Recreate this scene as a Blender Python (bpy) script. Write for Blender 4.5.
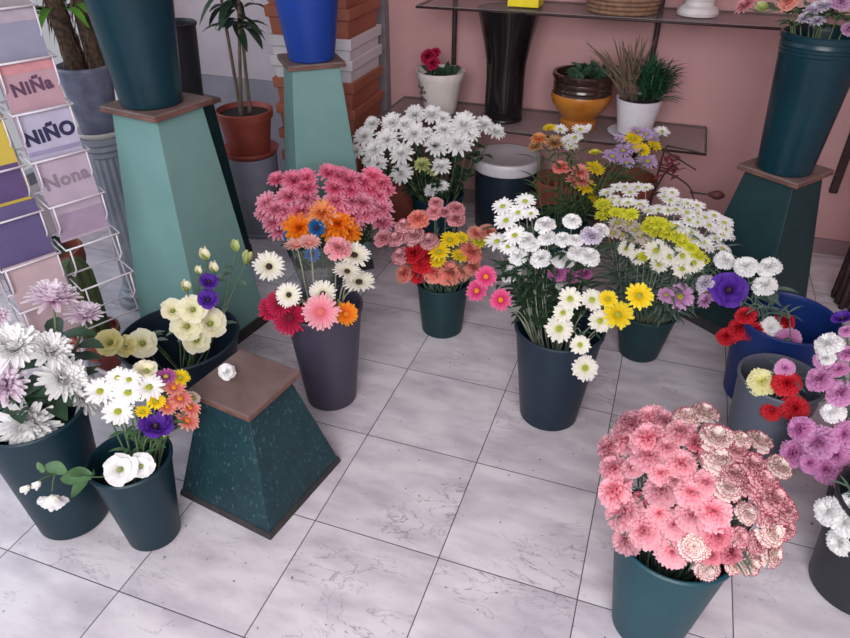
import bpy, math, random
import numpy as np
from mathutils import Vector, Matrix
for o in list(bpy.data.objects): bpy.data.objects.remove(o)
S = bpy.context.scene
COL = S.collection
random.seed(7)
R = math.radians
PI = math.pi

# ---------------------------------------------------------------- camera, sky, light, exposure
H = 1.66; FPX = 671.0; TH = R(33.8); YAW = R(19.6); CX, CY = 425.0, 319.0
cd = bpy.data.cameras.new('camera'); cam = bpy.data.objects.new('camera', cd); COL.objects.link(cam)
cam.location = (0, 0, H); cam.rotation_euler = (PI/2 - TH, 0, YAW)
cd.sensor_width = 36; cd.lens = 36*FPX/850; cd.clip_start = .05
S.camera = cam
W = bpy.data.worlds.new('sky'); S.world = W; W.use_nodes = True
wn = W.node_tree.nodes; wl = W.node_tree.links
wbg = wn['Background']
tc = wn.new('ShaderNodeTexCoord'); sx = wn.new('ShaderNodeSeparateXYZ'); rmp = wn.new('ShaderNodeValToRGB')
wl.new(tc.outputs['Generated'], sx.inputs[0]); wl.new(sx.outputs['Z'], rmp.inputs[0])
rmp.color_ramp.elements[0].position = 0.0; rmp.color_ramp.elements[0].color = (.66, .64, .68, 1)
rmp.color_ramp.elements[1].position = .5; rmp.color_ramp.elements[1].color = (.94, .95, 1.0, 1)
wl.new(rmp.outputs[0], wbg.inputs[0]); wbg.inputs[1].default_value = .74
def area(name, loc, target, sx_, sy_, power, color):
    l = bpy.data.lights.new(name, 'AREA'); l.shape = 'RECTANGLE'; l.size = sx_; l.size_y = sy_; l.energy = power; l.color = color
    o = bpy.data.objects.new(name, l); COL.objects.link(o); o.location = loc
    d = Vector(target) - Vector(loc); o.rotation_euler = d.to_track_quat('-Z', 'Y').to_euler()
    return o
area('daylight_entrance', (.15, -1.5, 2.45), (-.1, 1.7, .3), 2.6, 1.6, 142, (1.0, .96, .97))
area('daylight_window', (-3.6, 1.2, 1.9), (-.9, 1.7, .5), 2.4, 1.6, 26, (.74, .86, 1.0))
S.view_settings.view_transform = 'Standard'; S.view_settings.look = 'None'
S.view_settings.gamma = 1.0; S.view_settings.use_curve_mapping = False
S.view_settings.exposure = 0.0

# ---------------------------------------------------------------- picture measure -> place in the shop
_cf = np.array([-math.sin(YAW)*math.cos(TH), math.cos(YAW)*math.cos(TH), -math.sin(TH)])
_cu = np.array([-math.sin(YAW)*math.sin(TH), math.cos(YAW)*math.sin(TH), math.cos(TH)])
_cr = np.array([math.cos(YAW), math.sin(YAW), 0])
CAM = np.array([0, 0, H])
def ray(px, py): return _cf + (px-CX)/FPX*_cr - (py-CY)/FPX*_cu
def fl(px, py, z=0.0):
    d = ray(px, py); return CAM + (z-H)/d[2]*d
def atY(px, py, Y):
    d = ray(px, py); return CAM + Y/d[1]*d
def atD(px, py, D):
    d = ray(px, py); return CAM + D/np.hypot(d[0], d[1])*d
def depth(p): return float((np.array(p)-CAM) @ _cf)

# ---------------------------------------------------------------- materials
def srgb(*c):
    if len(c) == 1: c = [int(c[0][i:i+2], 16) for i in (0, 2, 4)]
    return tuple(((v/255)/12.92 if v/255 <= .04045 else ((v/255+.055)/1.055)**2.4) for v in c) + (1,)
MC = {}
def mat(name, col, rough=.5, col2=None, scale=20, spec=.5, bump=0, metal=0, coat=0, detail=4, lo=.35, hi=.65):
    if name in MC: return MC[name]
    m = bpy.data.materials.new(name); m.use_nodes = True
    n = m.node_tree.nodes; l = m.node_tree.links; b = n['Principled BSDF']
    b.inputs['Base Color'].default_value = col; b.inputs['Roughness'].default_value = rough
    b.inputs['Specular IOR Level'].default_value = spec; b.inputs['Metallic'].default_value = metal
    b.inputs['Coat Weight'].default_value = coat
    t = n.new('ShaderNodeTexCoord'); nz = n.new('ShaderNodeTexNoise'); nz.inputs['Scale'].default_value = scale; nz.inputs['Detail'].default_value = detail
    l.new(t.outputs['Object'], nz.inputs['Vector'])
    rp = n.new('ShaderNodeValToRGB'); l.new(nz.outputs['Fac'], rp.inputs[0])
    if col2 is None: col2 = tuple(v*.86 for v in col[:3]) + (1,)
    rp.color_ramp.elements[0].position = lo; rp.color_ramp.elements[0].color = col
    rp.color_ramp.elements[1].position = hi; rp.color_ramp.elements[1].color = col2
    l.new(rp.outputs[0], b.inputs['Base Color'])
    if bump:
        bp = n.new('ShaderNodeBump'); bp.inputs['Strength'].default_value = bump; bp.inputs['Distance'].default_value = .01
        l.new(nz.outputs['Fac'], bp.inputs['Height']); l.new(bp.outputs[0], b.inputs['Normal'])
    MC[name] = m; return m
def petal_mat(name, stops, trans=.4, jit=.12, rough=.6):
    """stops: [(t, colour)] from the petal's foot (0) to its edge (1)"""
    if name in MC: return MC[name]
    m = bpy.data.materials.new(name); m.use_nodes = True
    n = m.node_tree.nodes; l = m.node_tree.links; b = n['Principled BSDF']
    at = n.new('ShaderNodeAttribute'); at.attribute_name = 't'
    rp = n.new('ShaderNodeValToRGB'); l.new(at.outputs['Fac'], rp.inputs[0])
    e = rp.color_ramp.elements
    while len(e) < len(stops): e.new(.5)
    for i, (p, c) in enumerate(stops): e[i].position = p; e[i].color = c
    oi = n.new('ShaderNodeObjectInfo'); hs = n.new('ShaderNodeHueSaturation')
    mr = n.new('ShaderNodeMapRange'); mr.inputs['To Min'].default_value = 1-jit; mr.inputs['To Max'].default_value = 1+jit*.6
    l.new(oi.outputs['Random'], mr.inputs['Value']); l.new(mr.outputs[0], hs.inputs['Value']); l.new(rp.outputs[0], hs.inputs['Color'])
    l.new(hs.outputs[0], b.inputs['Base Color'])
    b.inputs['Roughness'].default_value = rough; b.inputs['Specular IOR Level'].default_value = .25
    tr = n.new('ShaderNodeBsdfTranslucent'); l.new(hs.outputs[0], tr.inputs['Color'])
    mx = n.new('ShaderNodeMixShader'); mx.inputs[0].default_value = trans
    l.new(b.outputs[0], mx.inputs[1]); l.new(tr.outputs[0], mx.inputs[2]); l.new(mx.outputs[0], n['Material Output'].inputs['Surface'])
    MC[name] = m; return m
def glass_mat(name, tint, amount=.8, rough=.05):
    m = bpy.data.materials.new(name); m.use_nodes = True
    n = m.node_tree.nodes; l = m.node_tree.links
    tr = n.new('ShaderNodeBsdfTransparent'); tr.inputs[0].default_value = tint
    b = n['Principled BSDF']; b.inputs['Base Color'].default_value = tuple(v*.5 for v in tint[:3])+(1,); b.inputs['Roughness'].default_value = rough
    mx = n.new('ShaderNodeMixShader'); mx.inputs[0].default_value = amount
    l.new(b.outputs[0], mx.inputs[1]); l.new(tr.outputs[0], mx.inputs[2]); l.new(mx.outputs[0], n['Material Output'].inputs['Surface'])
    return m

# ---------------------------------------------------------------- mesh helpers
class MB:
    def __init__(s): s.v = []; s.f = []; s.t = []
    def add(s, vs, fs, t=None):
        k = len(s.v); s.v += [tuple(map(float, p)) for p in vs]; s.f += [tuple(i+k for i in f) for f in fs]
        s.t += list(t) if t is not None else [0.0]*len(vs)
        return s
    def box(s, c, d, rz=0, M=None):
        vs = [Vector(((x-.5)*d[0], (y-.5)*d[1], (z-.5)*d[2])) for x in (0, 1) for y in (0, 1) for z in (0, 1)]
        m = Matrix.Rotation(rz, 3, 'Z') if M is None else M
        vs = [m @ v + Vector(c) for v in vs]
        return s.add(vs, [(0,1,3,2),(4,6,7,5),(0,4,5,1),(2,3,7,6),(0,2,6,4),(1,5,7,3)])
    def frus(s, z0, z1, a0, a1, rz=0, c=(0, 0), b0=None, b1=None):
        b0 = a0 if b0 is None else b0; b1 = a1 if b1 is None else b1
        vs = []
        for z, a, b in ((z0, a0, b0), (z1, a1, b1)):
            for sx_, sy_ in ((-1,-1),(1,-1),(1,1),(-1,1)):
                p = Matrix.Rotation(rz, 3, 'Z') @ Vector((sx_*a/2, sy_*b/2, z)); vs.append((p.x+c[0], p.y+c[1], p.z))
        return s.add(vs, [(3,2,1,0),(4,5,6,7),(0,1,5,4),(1,2,6,5),(2,3,7,6),(3,0,4,7)])
    def lathe(s, prof, n=40, c=(0, 0, 0), wob=None, closed=False):
        k = len(prof); vs = []; fs = []
        for i in range(n):
            a = 2*PI*i/n
            for j, (r, z) in enumerate(prof):
                q = r*(1+(wob(a, j) if wob else 0)); vs.append((c[0]+q*math.cos(a), c[1]+q*math.sin(a), c[2]+z))
        for i in range(n):
            i2 = (i+1) % n
            for j in range(k-1): fs.append((i*k+j, i2*k+j, i2*k+j+1, i*k+j+1))
        return s.add(vs, fs)
    def tube(s, pts, r, n=6, r1=None, cap=True):
        pts = [np.array(p, float) for p in pts]; m = len(pts); vs = []; fs = []
        r1 = r if r1 is None else r1
        up = np.array([0.3, 0.2, 1.0]) 
        for i, p in enumerate(pts):
            d = pts[min(i+1, m-1)] - pts[max(i-1, 0)]; d = d/(np.linalg.norm(d)+1e-9)
            if i == 0:
                if abs(d @ up)/np.linalg.norm(up) > .95: up = np.array([1.0, .2, .1])
                a = np.cross(d, up)
            else: a = a - d*(a @ d)
            a = a/(np.linalg.norm(a)+1e-9); b = np.cross(d, a); rr = r+(r1-r)*i/max(m-1, 1)
            for q in range(n): vs.append(p + rr*(math.cos(2*PI*q/n)*a + math.sin(2*PI*q/n)*b))
        for i in range(m-1):
            for q in range(n):
                q2 = (q+1) % n; fs.append((i*n+q, i*n+q2, (i+1)*n+q2, (i+1)*n+q))
        if cap: fs.append(tuple(reversed(range(n)))); fs.append(tuple((m-1)*n+q for q in range(n)))
        return s.add(vs, fs)
    def ball(s, c, r, nu=10, nv=6, sz=1.0, M=None):
        vs = []; fs = []
        for j in range(nv+1):
            th = PI*j/nv
            for i in range(nu):
                a = 2*PI*i/nu; v = Vector((r*math.sin(th)*math.cos(a), r*math.sin(th)*math.sin(a), r*sz*math.cos(th)))
                if M is not None: v = M @ v
                vs.append((v.x+c[0], v.y+c[1], v.z+c[2]))
        for j in range(nv):
            for i in range(nu): fs.append((j*nu+i, (j+1)*nu+i, (j+1)*nu+(i+1) % nu, j*nu+(i+1) % nu))
        return s.add(vs, fs)
    def mesh(s, name, smooth=True, angle=None):
        me = bpy.data.meshes.new(name); me.from_pydata(s.v, [], s.f); me.update()
        if smooth: me.polygons.foreach_set('use_smooth', [True]*len(me.polygons))
        at = me.attributes.new('t', 'FLOAT', 'POINT'); at.data.foreach_set('value', s.t)
        return me
def link(name, me, m=None, parent=None, loc=None, M=None):
    o = bpy.data.objects.new(name, me); COL.objects.link(o)
    if m is not None and me is not None:
        if not me.materials: me.materials.append(m)
        if me.materials[0] != m:
            o.material_slots[0].link = 'OBJECT'; o.material_slots[0].material = m
    if parent is not None: o.parent = parent
    if M is not None: o.matrix_local = M
    elif loc is not None: o.location = loc
    return o
def build(name, mb, m, parent=None, loc=None, smooth=True, rz=0, bevel=0, autosm=False):
    o = link(name, mb.mesh(name, smooth), m, parent, loc)
    if rz: o.rotation_euler.z = rz
    if bevel:
        b = o.modifiers.new('bevel', 'BEVEL'); b.width = bevel; b.segments = 2; b.limit_method = 'ANGLE'
    if autosm: o.data.set_sharp_from_angle(angle=R(35))
    return o
def thing(name, label, cat, loc, group=None, rz=0):
    o = bpy.data.objects.new(name, None); COL.objects.link(o); o.location = tuple(map(float, loc)); o.rotation_euler.z = rz
    o.empty_display_size = .05
    return tag(o, label, cat, group)
def tag(o, label=None, cat=None, group=None, kind=None):
    if label: o['label'] = label
    if cat: o['category'] = cat
    if group: o['group'] = group
    if kind: o['kind'] = kind
    return o
def spline(P, n=6):
    """Catmull-Rom through the points"""
    P = [np.array(p, float) for p in P]; P = [2*P[0]-P[1]] + P + [2*P[-1]-P[-2]]; out = []
    for i in range(1, len(P)-2):
        for k in range(n):
            t = k/n; a, b, c, d = P[i-1:i+3]
            out.append(.5*((2*b)+(c-a)*t+(2*a-5*b+4*c-d)*t*t+(3*b-a-3*c+d)*t**3))
    out.append(P[-2]); return out

# ================================================================ SETTING
# floor: marble tiles 40 cm, joints along the room
def floor_mat():
    m = bpy.data.materials.new('marble_tiles'); m.use_nodes = True
    n = m.node_tree.nodes; l = m.node_tree.links; b = n['Principled BSDF']
    g = n.new('ShaderNodeNewGeometry')
    def math_(op, a=None, b_=None, v=None):
        q = n.new('ShaderNodeMath'); q.operation = op
        for i, x in enumerate((a, b_)):
            if x is None: continue
            if isinstance(x, (int, float)): q.inputs[i].default_value = x
            else: l.new(x, q.inputs[i])
        return q.outputs[0]
    sp = n.new('ShaderNodeSeparateXYZ'); l.new(g.outputs['Position'], sp.inputs[0])
    u = math_('DIVIDE', math_('ADD', sp.outputs['X'], .376+8), .4); v = math_('DIVIDE', math_('ADD', sp.outputs['Y'], -1.175+8), .4)
    du = math_('MINIMUM', math_('FRACT', u), math_('SUBTRACT', 1.0, math_('FRACT', u)))
    dv = math_('MINIMUM', math_('FRACT', v), math_('SUBTRACT', 1.0, math_('FRACT', v)))
    dm = math_('MINIMUM', du, dv)
    joint = n.new('ShaderNodeMapRange'); l.new(dm, joint.inputs[0]); joint.inputs[1].default_value = .0022; joint.inputs[2].default_value = .0055
    iv = n.new('ShaderNodeCombineXYZ'); l.new(math_('FLOOR', u), iv.inputs[0]); l.new(math_('FLOOR', v), iv.inputs[1])
    wh = n.new('ShaderNodeTexWhiteNoise'); wh.noise_dimensions = '2D'; l.new(iv.outputs[0], wh.inputs['Vector'])
    off = n.new('ShaderNodeVectorMath'); off.operation = 'MULTIPLY_ADD'; l.new(wh.outputs['Color'], off.inputs[0]); off.inputs[1].default_value = (9, 9, 9); l.new(g.outputs['Position'], off.inputs[2])
    mp = n.new('ShaderNodeMapping'); mp.inputs['Scale'].default_value = (1.0, 2.6, 1); l.new(off.outputs[0], mp.inputs[0])
    rz = math_('MULTIPLY', wh.outputs['Value'], 2.2); cr = n.new('ShaderNodeCombineXYZ'); l.new(rz, cr.inputs[2]); l.new(cr.outputs[0], mp.inputs['Rotation'])
    vein = n.new('ShaderNodeTexNoise'); vein.inputs['Scale'].default_value = 3.6; vein.inputs['Detail'].default_value = 9; vein.inputs['Distortion'].default_value = 1.6; vein.inputs['Roughness'].default_value = .62
    l.new(mp.outputs[0], vein.inputs['Vector'])
    band = math_('ABSOLUTE', math_('SUBTRACT', vein.outputs['Fac'], .5))
    vr = n.new('ShaderNodeMapRange'); l.new(band, vr.inputs[0]); vr.inputs[1].default_value = 0; vr.inputs[2].default_value = .013; vr.inputs[3].default_value = 1; vr.inputs[4].default_value = 0
    msk = n.new('ShaderNodeTexNoise'); msk.inputs['Scale'].default_value = 3.0; msk.inputs['Detail'].default_value = 3; l.new(off.outputs[0], msk.inputs['Vector'])
    mm = n.new('ShaderNodeMapRange'); l.new(msk.outputs['Fac'], mm.inputs[0]); mm.inputs[1].default_value = .50; mm.inputs[2].default_value = .68
    veinf = math_('MULTIPLY', vr.outputs[0], mm.outputs[0])
    cl = n.new('ShaderNodeTexNoise'); cl.inputs['Scale'].default_value = 5; cl.inputs['Detail'].default_value = 8; l.new(mp.outputs[0], cl.inputs['Vector'])
    cr1 = n.new('ShaderNodeValToRGB'); l.new(cl.outputs['Fac'], cr1.inputs[0])
    cr1.color_ramp.elements[0].position = .32; cr1.color_ramp.elements[0].color = srgb('b3acb6')
    cr1.color_ramp.elements[1].position = .62; cr1.color_ramp.elements[1].color = srgb('d3ced4')
    m1 = n.new('ShaderNodeMixRGB'); l.new(math_('MULTIPLY', veinf, .75), m1.inputs[0]); l.new(cr1.outputs[0], m1.inputs[1]); m1.inputs[2].default_value = srgb('55525c')
    fk = n.new('ShaderNodeTexNoise'); fk.inputs['Scale'].default_value = 60; fk.inputs['Detail'].default_value = 3; l.new(g.outputs['Position'], fk.inputs['Vector'])
    fr = n.new('ShaderNodeMapRange'); l.new(fk.outputs['Fac'], fr.inputs[0]); fr.inputs[1].default_value = .68; fr.inputs[2].default_value = .75
    m2 = n.new('ShaderNodeMixRGB'); l.new(math_('MULTIPLY', fr.outputs[0], .8), m2.inputs[0]); l.new(m1.outputs[0], m2.inputs[1]); m2.inputs[2].default_value = srgb('48434a')
    m3 = n.new('ShaderNodeMixRGB'); l.new(joint.outputs[0], m3.inputs[0]); m3.inputs[1].default_value = srgb('4a4650'); l.new(m2.outputs[0], m3.inputs[2])
    l.new(m3.outputs[0], b.inputs['Base Color'])
    b.inputs['Roughness'].default_value = .38; b.inputs['Specular IOR Level'].default_value = .45
    bp = n.new('ShaderNodeBump'); bp.inputs['Strength'].default_value = .25; bp.inputs['Distance'].default_value = .003; l.new(joint.outputs[0], bp.inputs['Height']); l.new(bp.outputs[0], b.inputs['Normal'])
    return m
WB = 3.62
o = build('floor', MB().box((-.3, .6, -.05), (6.2, 6.2, .1)), floor_mat(), smooth=False); tag(o, kind='structure')
M_pink = mat('pink_wall', srgb('bf9696'), .75, srgb('b68b8c'), 3, spec=.3, lo=.3, hi=.7)
M_white = mat('white_wall', srgb('cdc2c8'), .8, srgb('bfb3ba'), 4, spec=.3)
M_dado = mat('grey_dado', srgb('9a98a2'), .8, srgb('8a8892'), 4)
M_ceil = mat('ceiling_paint', srgb('d6d2d2'), .9)
M_grey = mat('grey_trim', srgb('837f85'), .7)
tag(build('wall_back', MB().box((.45, WB+.06, 1.45), (3.9, .12, 2.9)), M_pink, smooth=False), kind='structure')
tag(build('wall_back_left', MB().box((-2.25, WB+.06, 1.45), (1.5, .12, 2.9)), M_white, smooth=False), kind='structure')
tag(build('trim_1', MB().box((-2.29, WB-.008, .30), (1.42, .015, .6)), M_dado, smooth=False), kind='structure')
tag(build('trim_2', MB().box((-1.54, WB-.03, 1.45), (.09, .06, 2.9)), M_grey, smooth=False), kind='structure')
tag(build('wall_right', MB().box((2.45, 1.7, 1.45), (.12, 3.95, 2.9)), M_pink, smooth=False), kind='structure')
tag(build('ceiling', MB().box((-.3, 1.85, 2.95), (5.6, 3.7, .1)), M_ceil, smooth=False), kind='structure')
tag(build('baseboard_back', MB().box((.45, WB-.008, .04), (3.9, .016, .08)), mat('base_paint', srgb('8d7378'), .7), smooth=False), kind='structure')
tag(build('wall_left', MB().box((-3.05, 1.75, .15), (.12, 3.8, .3)).box((-3.05, 1.75, 2.75), (.12, 3.8, .3)).box((-3.05, 3.5, 1.45), (.12, .3, 2.9)), M_white, smooth=False), kind='structure')
wf = MB()
for y in (-.12, 1.15, 2.2, 3.32): wf.box((-3.05, y, 1.45), (.06, .06, 2.3))
for z in (.33, 2.57): wf.box((-3.05, 1.6, z), (.06, 3.5, .06))
wo = build('window_1', wf, mat('window_frame', srgb('9a9ca2'), .4, metal=.6), smooth=False); tag(wo, kind='structure')
build('pane', MB().box((-3.05, 1.6, 1.45), (.006, 3.4, 2.2)), glass_mat('window_glass', (.97, .99, 1, 1), .93), wo, smooth=False)
tag(build('baseboard_right', MB().box((2.385, 1.7, .04), (.016, 3.9, .08)), mat('base_paint', srgb('8d7378'), .7), smooth=False), kind='structure')

# ================================================================ PEDESTALS
def paint(name, a, b, worn, amount=.5, scale=14):
    if name in MC: return MC[name]
    m = mat(name, a, .55, b, scale, bump=.15, detail=7, spec=.4)
    n = m.node_tree.nodes; l = m.node_tree.links
    nz = n.new('ShaderNodeTexNoise'); nz.inputs['Scale'].default_value = 85; nz.inputs['Detail'].default_value = 8; nz.inputs['Roughness'].default_value = .7
    t = n.new('ShaderNodeTexCoord'); mp = n.new('ShaderNodeMapping'); mp.inputs['Scale'].default_value = (1, 1, .55); l.new(t.outputs['Object'], mp.inputs[0]); l.new(mp.outputs[0], nz.inputs['Vector'])
    r = n.new('ShaderNodeMapRange'); l.new(nz.outputs['Fac'], r.inputs[0]); r.inputs[1].default_value = .64-.12*amount; r.inputs[2].default_value = .74
    mx = n.new('ShaderNodeMixRGB'); b_ = n['Principled BSDF']; src = b_.inputs['Base Color'].links[0].from_socket
    l.new(r.outputs[0], mx.inputs[0]); l.new(src, mx.inputs[1]); mx.inputs[2].default_value = worn; l.new(mx.outputs[0], b_.inputs['Base Color'])
    return m
M_plate = mat('worn_board', srgb('75625f'), .6, srgb('5f4b47'), 9, bump=.2, detail=8)
M_edge = mat('board_edge', srgb('7c554c'), .6, srgb('5c3f39'), 14, bump=.2)
def pedestal(label, c, h, base, top, plate, rz, m, mband, band=.05, pt=.022):
    t = thing('pedestal', label, 'pedestal', (c[0], c[1], 0), 'tapered pedestals', rz)
    f = (base-top)/(h-pt)
    build('shaft', MB().frus(band, h-pt, base-f*band, top), m, t, smooth=False, bevel=.004)
    build('base_band', MB().frus(0, band, base+.006, base-f*band+.006), mband, t, smooth=False, bevel=.003)
    p = build('top_board', MB().frus(h-pt*.45, h, plate, plate-.004), M_plate, t, smooth=False, bevel=.003)
    build('edge', MB().frus(h-pt, h-pt*.45, plate, plate), M_edge, p, smooth=False, bevel=.002)
    return t
M_mint = paint('mint_paint', srgb('709794'), srgb('688f8c'), srgb('87a6a2'), .0, 5)
M_dteal = paint('dark_teal_paint', srgb('15383f'), srgb('102f37'), srgb('547a77'), .6)
M_dteal2 = paint('dark_teal_paint_smooth', srgb('143538'), srgb('102e32'), srgb('3c6c68'), .1)
M_band = mat('scuffed_band', srgb('232829'), .7, srgb('363333'), 30, bump=.2)
pedestal('tall mint green tapered pedestal behind the small dark pedestal, holding a tall teal bucket', (-1.69, 1.93), .985, .37, .215, .268, R(-9), M_mint, M_band)
pedestal('mint green tapered pedestal behind the pink chrysanthemums, holding a blue bucket', (-1.487, 2.70), .985, .37, .205, .25, R(40-90), M_mint, M_band)
pedestal('dark teal tapered pedestal against the pink wall with a bucket on top', (.48, 2.80), .71, .38, .20, .25, R(-36), M_dteal2, M_band)
pedestal('short dark teal scuffed pedestal with one white bloom lying on its board', (-1.02, 1.275), .41, .365, .185, .235, R(-9), M_dteal, M_band, .022)

# ================================================================ BUCKETS
def plastic(name, a, b=None, rough=.42):
    return mat(name, a, rough, b, 6, spec=.35, bump=.02)
P_teal = plastic('teal_plastic', srgb('10444f'), srgb('0d3c47'))
P_tealD = plastic('dark_teal_plastic', srgb('112f3b'), srgb('0e2934'))
P_slate = plastic('slate_teal_plastic', srgb('1a2b3a'), srgb('172634'))
P_black = plastic('black_green_plastic', srgb('16353a'), srgb('122d32'))
P_grey = plastic('grey_plastic', srgb('423e4e'), srgb('3b3747'))
P_grey2 = plastic('blue_grey_plastic', srgb('5c6371'), srgb('545a68'))
P_navy = plastic('navy_plastic', srgb('1d2a38'), srgb('1a2531'))
P_blue = plastic('blue_plastic', srgb('16306e'), srgb('132a62'))
P_teal2 = plastic('deep_teal_plastic', srgb('0b323d'), srgb('092b36'), .3)
P_blue2 = plastic('royal_blue_plastic', srgb('1a3f96'), srgb('17398a'))
P_dark = plastic('charcoal_plastic', srgb('2a2c33'), srgb('25272d'))
BK = {}
def bucket(key, label, c, z, h, rb, rr, m, group='plastic flower buckets', ribs=False, handle=False):
    t = thing('bucket', label, 'bucket', (c[0], c[1], z), group)
    w = .004
    prof = [(0, .001), (rb-.006, .001), (rb, .006), (rb+(rr-rb)*.85, h*.86)]
    if ribs:
        for q in (.865, .89, .915): prof += [(rb+(rr-rb)*q, h*q), (rb+(rr-rb)*q+.0025, h*(q+.006)), (rb+(rr-rb)*(q+.012), h*(q+.012))]
    prof += [(rr-.003, h*.965), (rr-w-.003, h*.965), (rb-w, .012), (0, .012)]
    build('body', MB().lathe(prof, 48), m, t, autosm=True)
    build('rim', MB().lathe([(rr-w-.004, h*.955), (rr-.003, h*.955), (rr+.003, h*.96), (rr+.004, h-.004), (rr, h), (rr-w, h), (rr-w-.002, h-.004), (rr-w-.004, h*.955)], 48), m, t, autosm=True)
    BK[key] = dict(c=np.array([c[0], c[1]]), z=z, h=h, rb=rb, rr=rr)
    return t
bucket('front', 'teal bucket nearest the camera, packed with pink and white edged carnations', (.209, 1.171), 0, .37, .092, .141, P_teal)
bucket('left', 'large dark teal bucket of big white chrysanthemums at the lower left', (-1.487, .945), 0, .43, .100, .139, P_tealD)
bucket('small', 'small dark teal bucket of white daisies beside the short pedestal', (-1.212, .975), 0, .316, .075, .110, P_tealD)
bucket('gerbera', 'grey bucket of gerberas behind the short pedestal', (-.988, 1.723), 0, .415, .092, .134, P_grey)
bucket('mid', 'small blackish green bucket of coral carnations in the middle of the floor', (-.738, 2.294), 0, .242, .087, .108, P_black)
bucket('daisy', 'slate teal bucket of drooping white and yellow daisies in the middle', (-.197, 1.902), 0, .392, .103, .148, P_slate)
bucket('spray', 'dark green bucket behind the daisy bucket, holding a leaning mass of white sprays', (.082, 2.40), 0, .215, .079, .119, P_black)
bucket('blue', 'wide blue bucket in front of the dark pedestal by the wall', (.545, 2.29), 0, .352, .135, .172, P_blue)
bucket('redgrey', 'blue grey bucket holding red carnations and a yellow one', (.505, 1.94), 0, .33, .100, .126, P_grey2)
bucket('purple', 'charcoal bucket of pure white carnations at the lower right corner', (.74, 1.478), 0, .335, .112, .138, P_dark)
bucket('orchid', 'charcoal bucket of orchid purple carnations cut off by the right edge', (.80, 1.765), 0, .30, .098, .126, P_dark)
bucket('cream', 'wide navy bucket of cream lisianthus between the pedestals and racks', (-1.464, 1.528), 0, .30, .150, .204, P_navy)
bucket('pink', 'black bucket of pink and orange chrysanthemums behind the gerberas', (-1.25, 2.26), 0, .265, .108, .14, P_dark)
bucket('whitemum', 'dark teal bucket of white chrysanthemums in front of the shelf', (-1.02, 3.05), 0, .285, .10, .135, P_tealD)
bucket('back', 'dark green bucket of mixed daisies standing under the glass shelf', (-.37, 2.95), 0, .30, .10, .135, P_black)
bucket('tallteal', 'tall teal bucket standing on the tall mint pedestal', (-1.69, 1.91), .985, .46, .104, .148, P_teal2)
bucket('tallblue', 'royal blue bucket standing on the further mint pedestal', (-1.47, 2.68), .985, .30, .098, .14, P_blue2)
bucket('wall', 'teal ribbed bucket of mixed flowers on the dark pedestal by the pink wall', (.47, 2.77), .71, .49, .098, .138, P_teal2, ribs=True)

# ================================================================ FLOWER HEADS (unit size, facing +Z)
def petal(mb, az, L, Wd, e0, e1, r0=.05, z0=0, nl=4, nw=2, shape=None, cup=.0, ruff=0, ser=0, rng=random, t0=0, twist=0):
    shape = shape or (lambda s: math.sin(PI*min(1, .12+.80*s))**.6)
    vs = []; ts = []; r, z = r0, z0; ca, sa = math.cos(az), math.sin(az)
    ph = rng.random()*6.28
    for i in range(nl+1):
        s = i/nl
        e = e0+(e1-e0)*s
        if i: r += L/nl*math.cos(e); z += L/nl*math.sin(e)
        w = Wd*shape(s)
        for j in range(nw+1):
            q = j/nw*2-1
            n_off = cup*q*q*w + ruff*s*s*math.sin(ph+j*2.4+s*2)
            ext = ser*s*s*(1 if (j % 2) else -1) - (.10*L*q*q*s*s if nw > 2 else 0)
            rr = r+ext*math.cos(e)-n_off*math.sin(e); zz = z+ext*math.sin(e)+n_off*math.cos(e)
            y = q*w*.5+twist*s
            vs.append((rr*ca-y*sa, rr*sa+y*ca, zz)); ts.append(t0+(1-t0)*s)
    fs = [(i*(nw+1)+j, i*(nw+1)+j+1, (i+1)*(nw+1)+j+1, (i+1)*(nw+1)+j) for i in range(nl) for j in range(nw)]
    mb.add(vs, fs, ts)
def carnation_mesh(seed, loose=0.0):
    g = random.Random(seed); mb = MB()
    fan = lambda s: .25+.75*s
    for n, e0, e1, L, r0, z0, Wd in ((9, 35, -20, .98, .06, 0, .72), (9, 50, -4, .96, .06, .06, .68), (8, 64, 10, .90, .06, .1, .66), (7, 74, 22, .84, .05, .14, .62), (6, 82, 34, .80, .04, .16, .56), (5, 88, 50, .76, .02, .16, .5)):
        a0 = g.random()*6
        for k in range(n):
            petal(mb, a0+2*PI*k/n+g.uniform(-.15, .15), L*g.uniform(.9, 1.06), Wd, R(e0+g.uniform(-8, 8)), R(e1+g.uniform(-12, 12)), r0, z0, 4, 6, fan, 0, .10, .045, g)
    for p in range(len(mb.v)): x, y, z = mb.v[p]; mb.v[p] = (x, y, z-.25)
    return mb.mesh('carnation_bloom')
def calyx_mesh():
    mb = MB(); mb.lathe([(.0, -1.0), (.10, -.98), (.19, -.7), (.24, -.35), (.30, -.12), (.2, -.12), (0, -.3)], 10)
    return mb.mesh('calyx')
def daisy_mesh(seed, n=15, layers=2, Wd=.27, droop=-8):
    g = random.Random(seed); mb = MB()
    for ly in range(layers):
        for k in range(n):
            petal(mb, 2*PI*(k+.5*ly)/n+g.uniform(-.08, .08), .84*g.uniform(.88, 1.05)*(1-.06*ly), Wd, R(18+10*ly), R(droop+14*ly+g.uniform(-12, 12)), .16, .02*ly, 4, 2, None, .22, 0, 0, g)
    return mb.mesh('daisy_petals')
def center_mesh(r=.26, h=.6):
    mb = MB(); mb.ball((0, 0, .06), r, 12, 7, h)
    g = random.Random(3)
    for k in range(22):
        a = k*2.4; q = r*.95*math.sqrt(k/22); mb.ball((q*math.cos(a), q*math.sin(a), .06+h*r*math.sqrt(max(0, 1-(q/r)**2))), .045, 5, 3)
    return mb.mesh('daisy_center')
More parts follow.
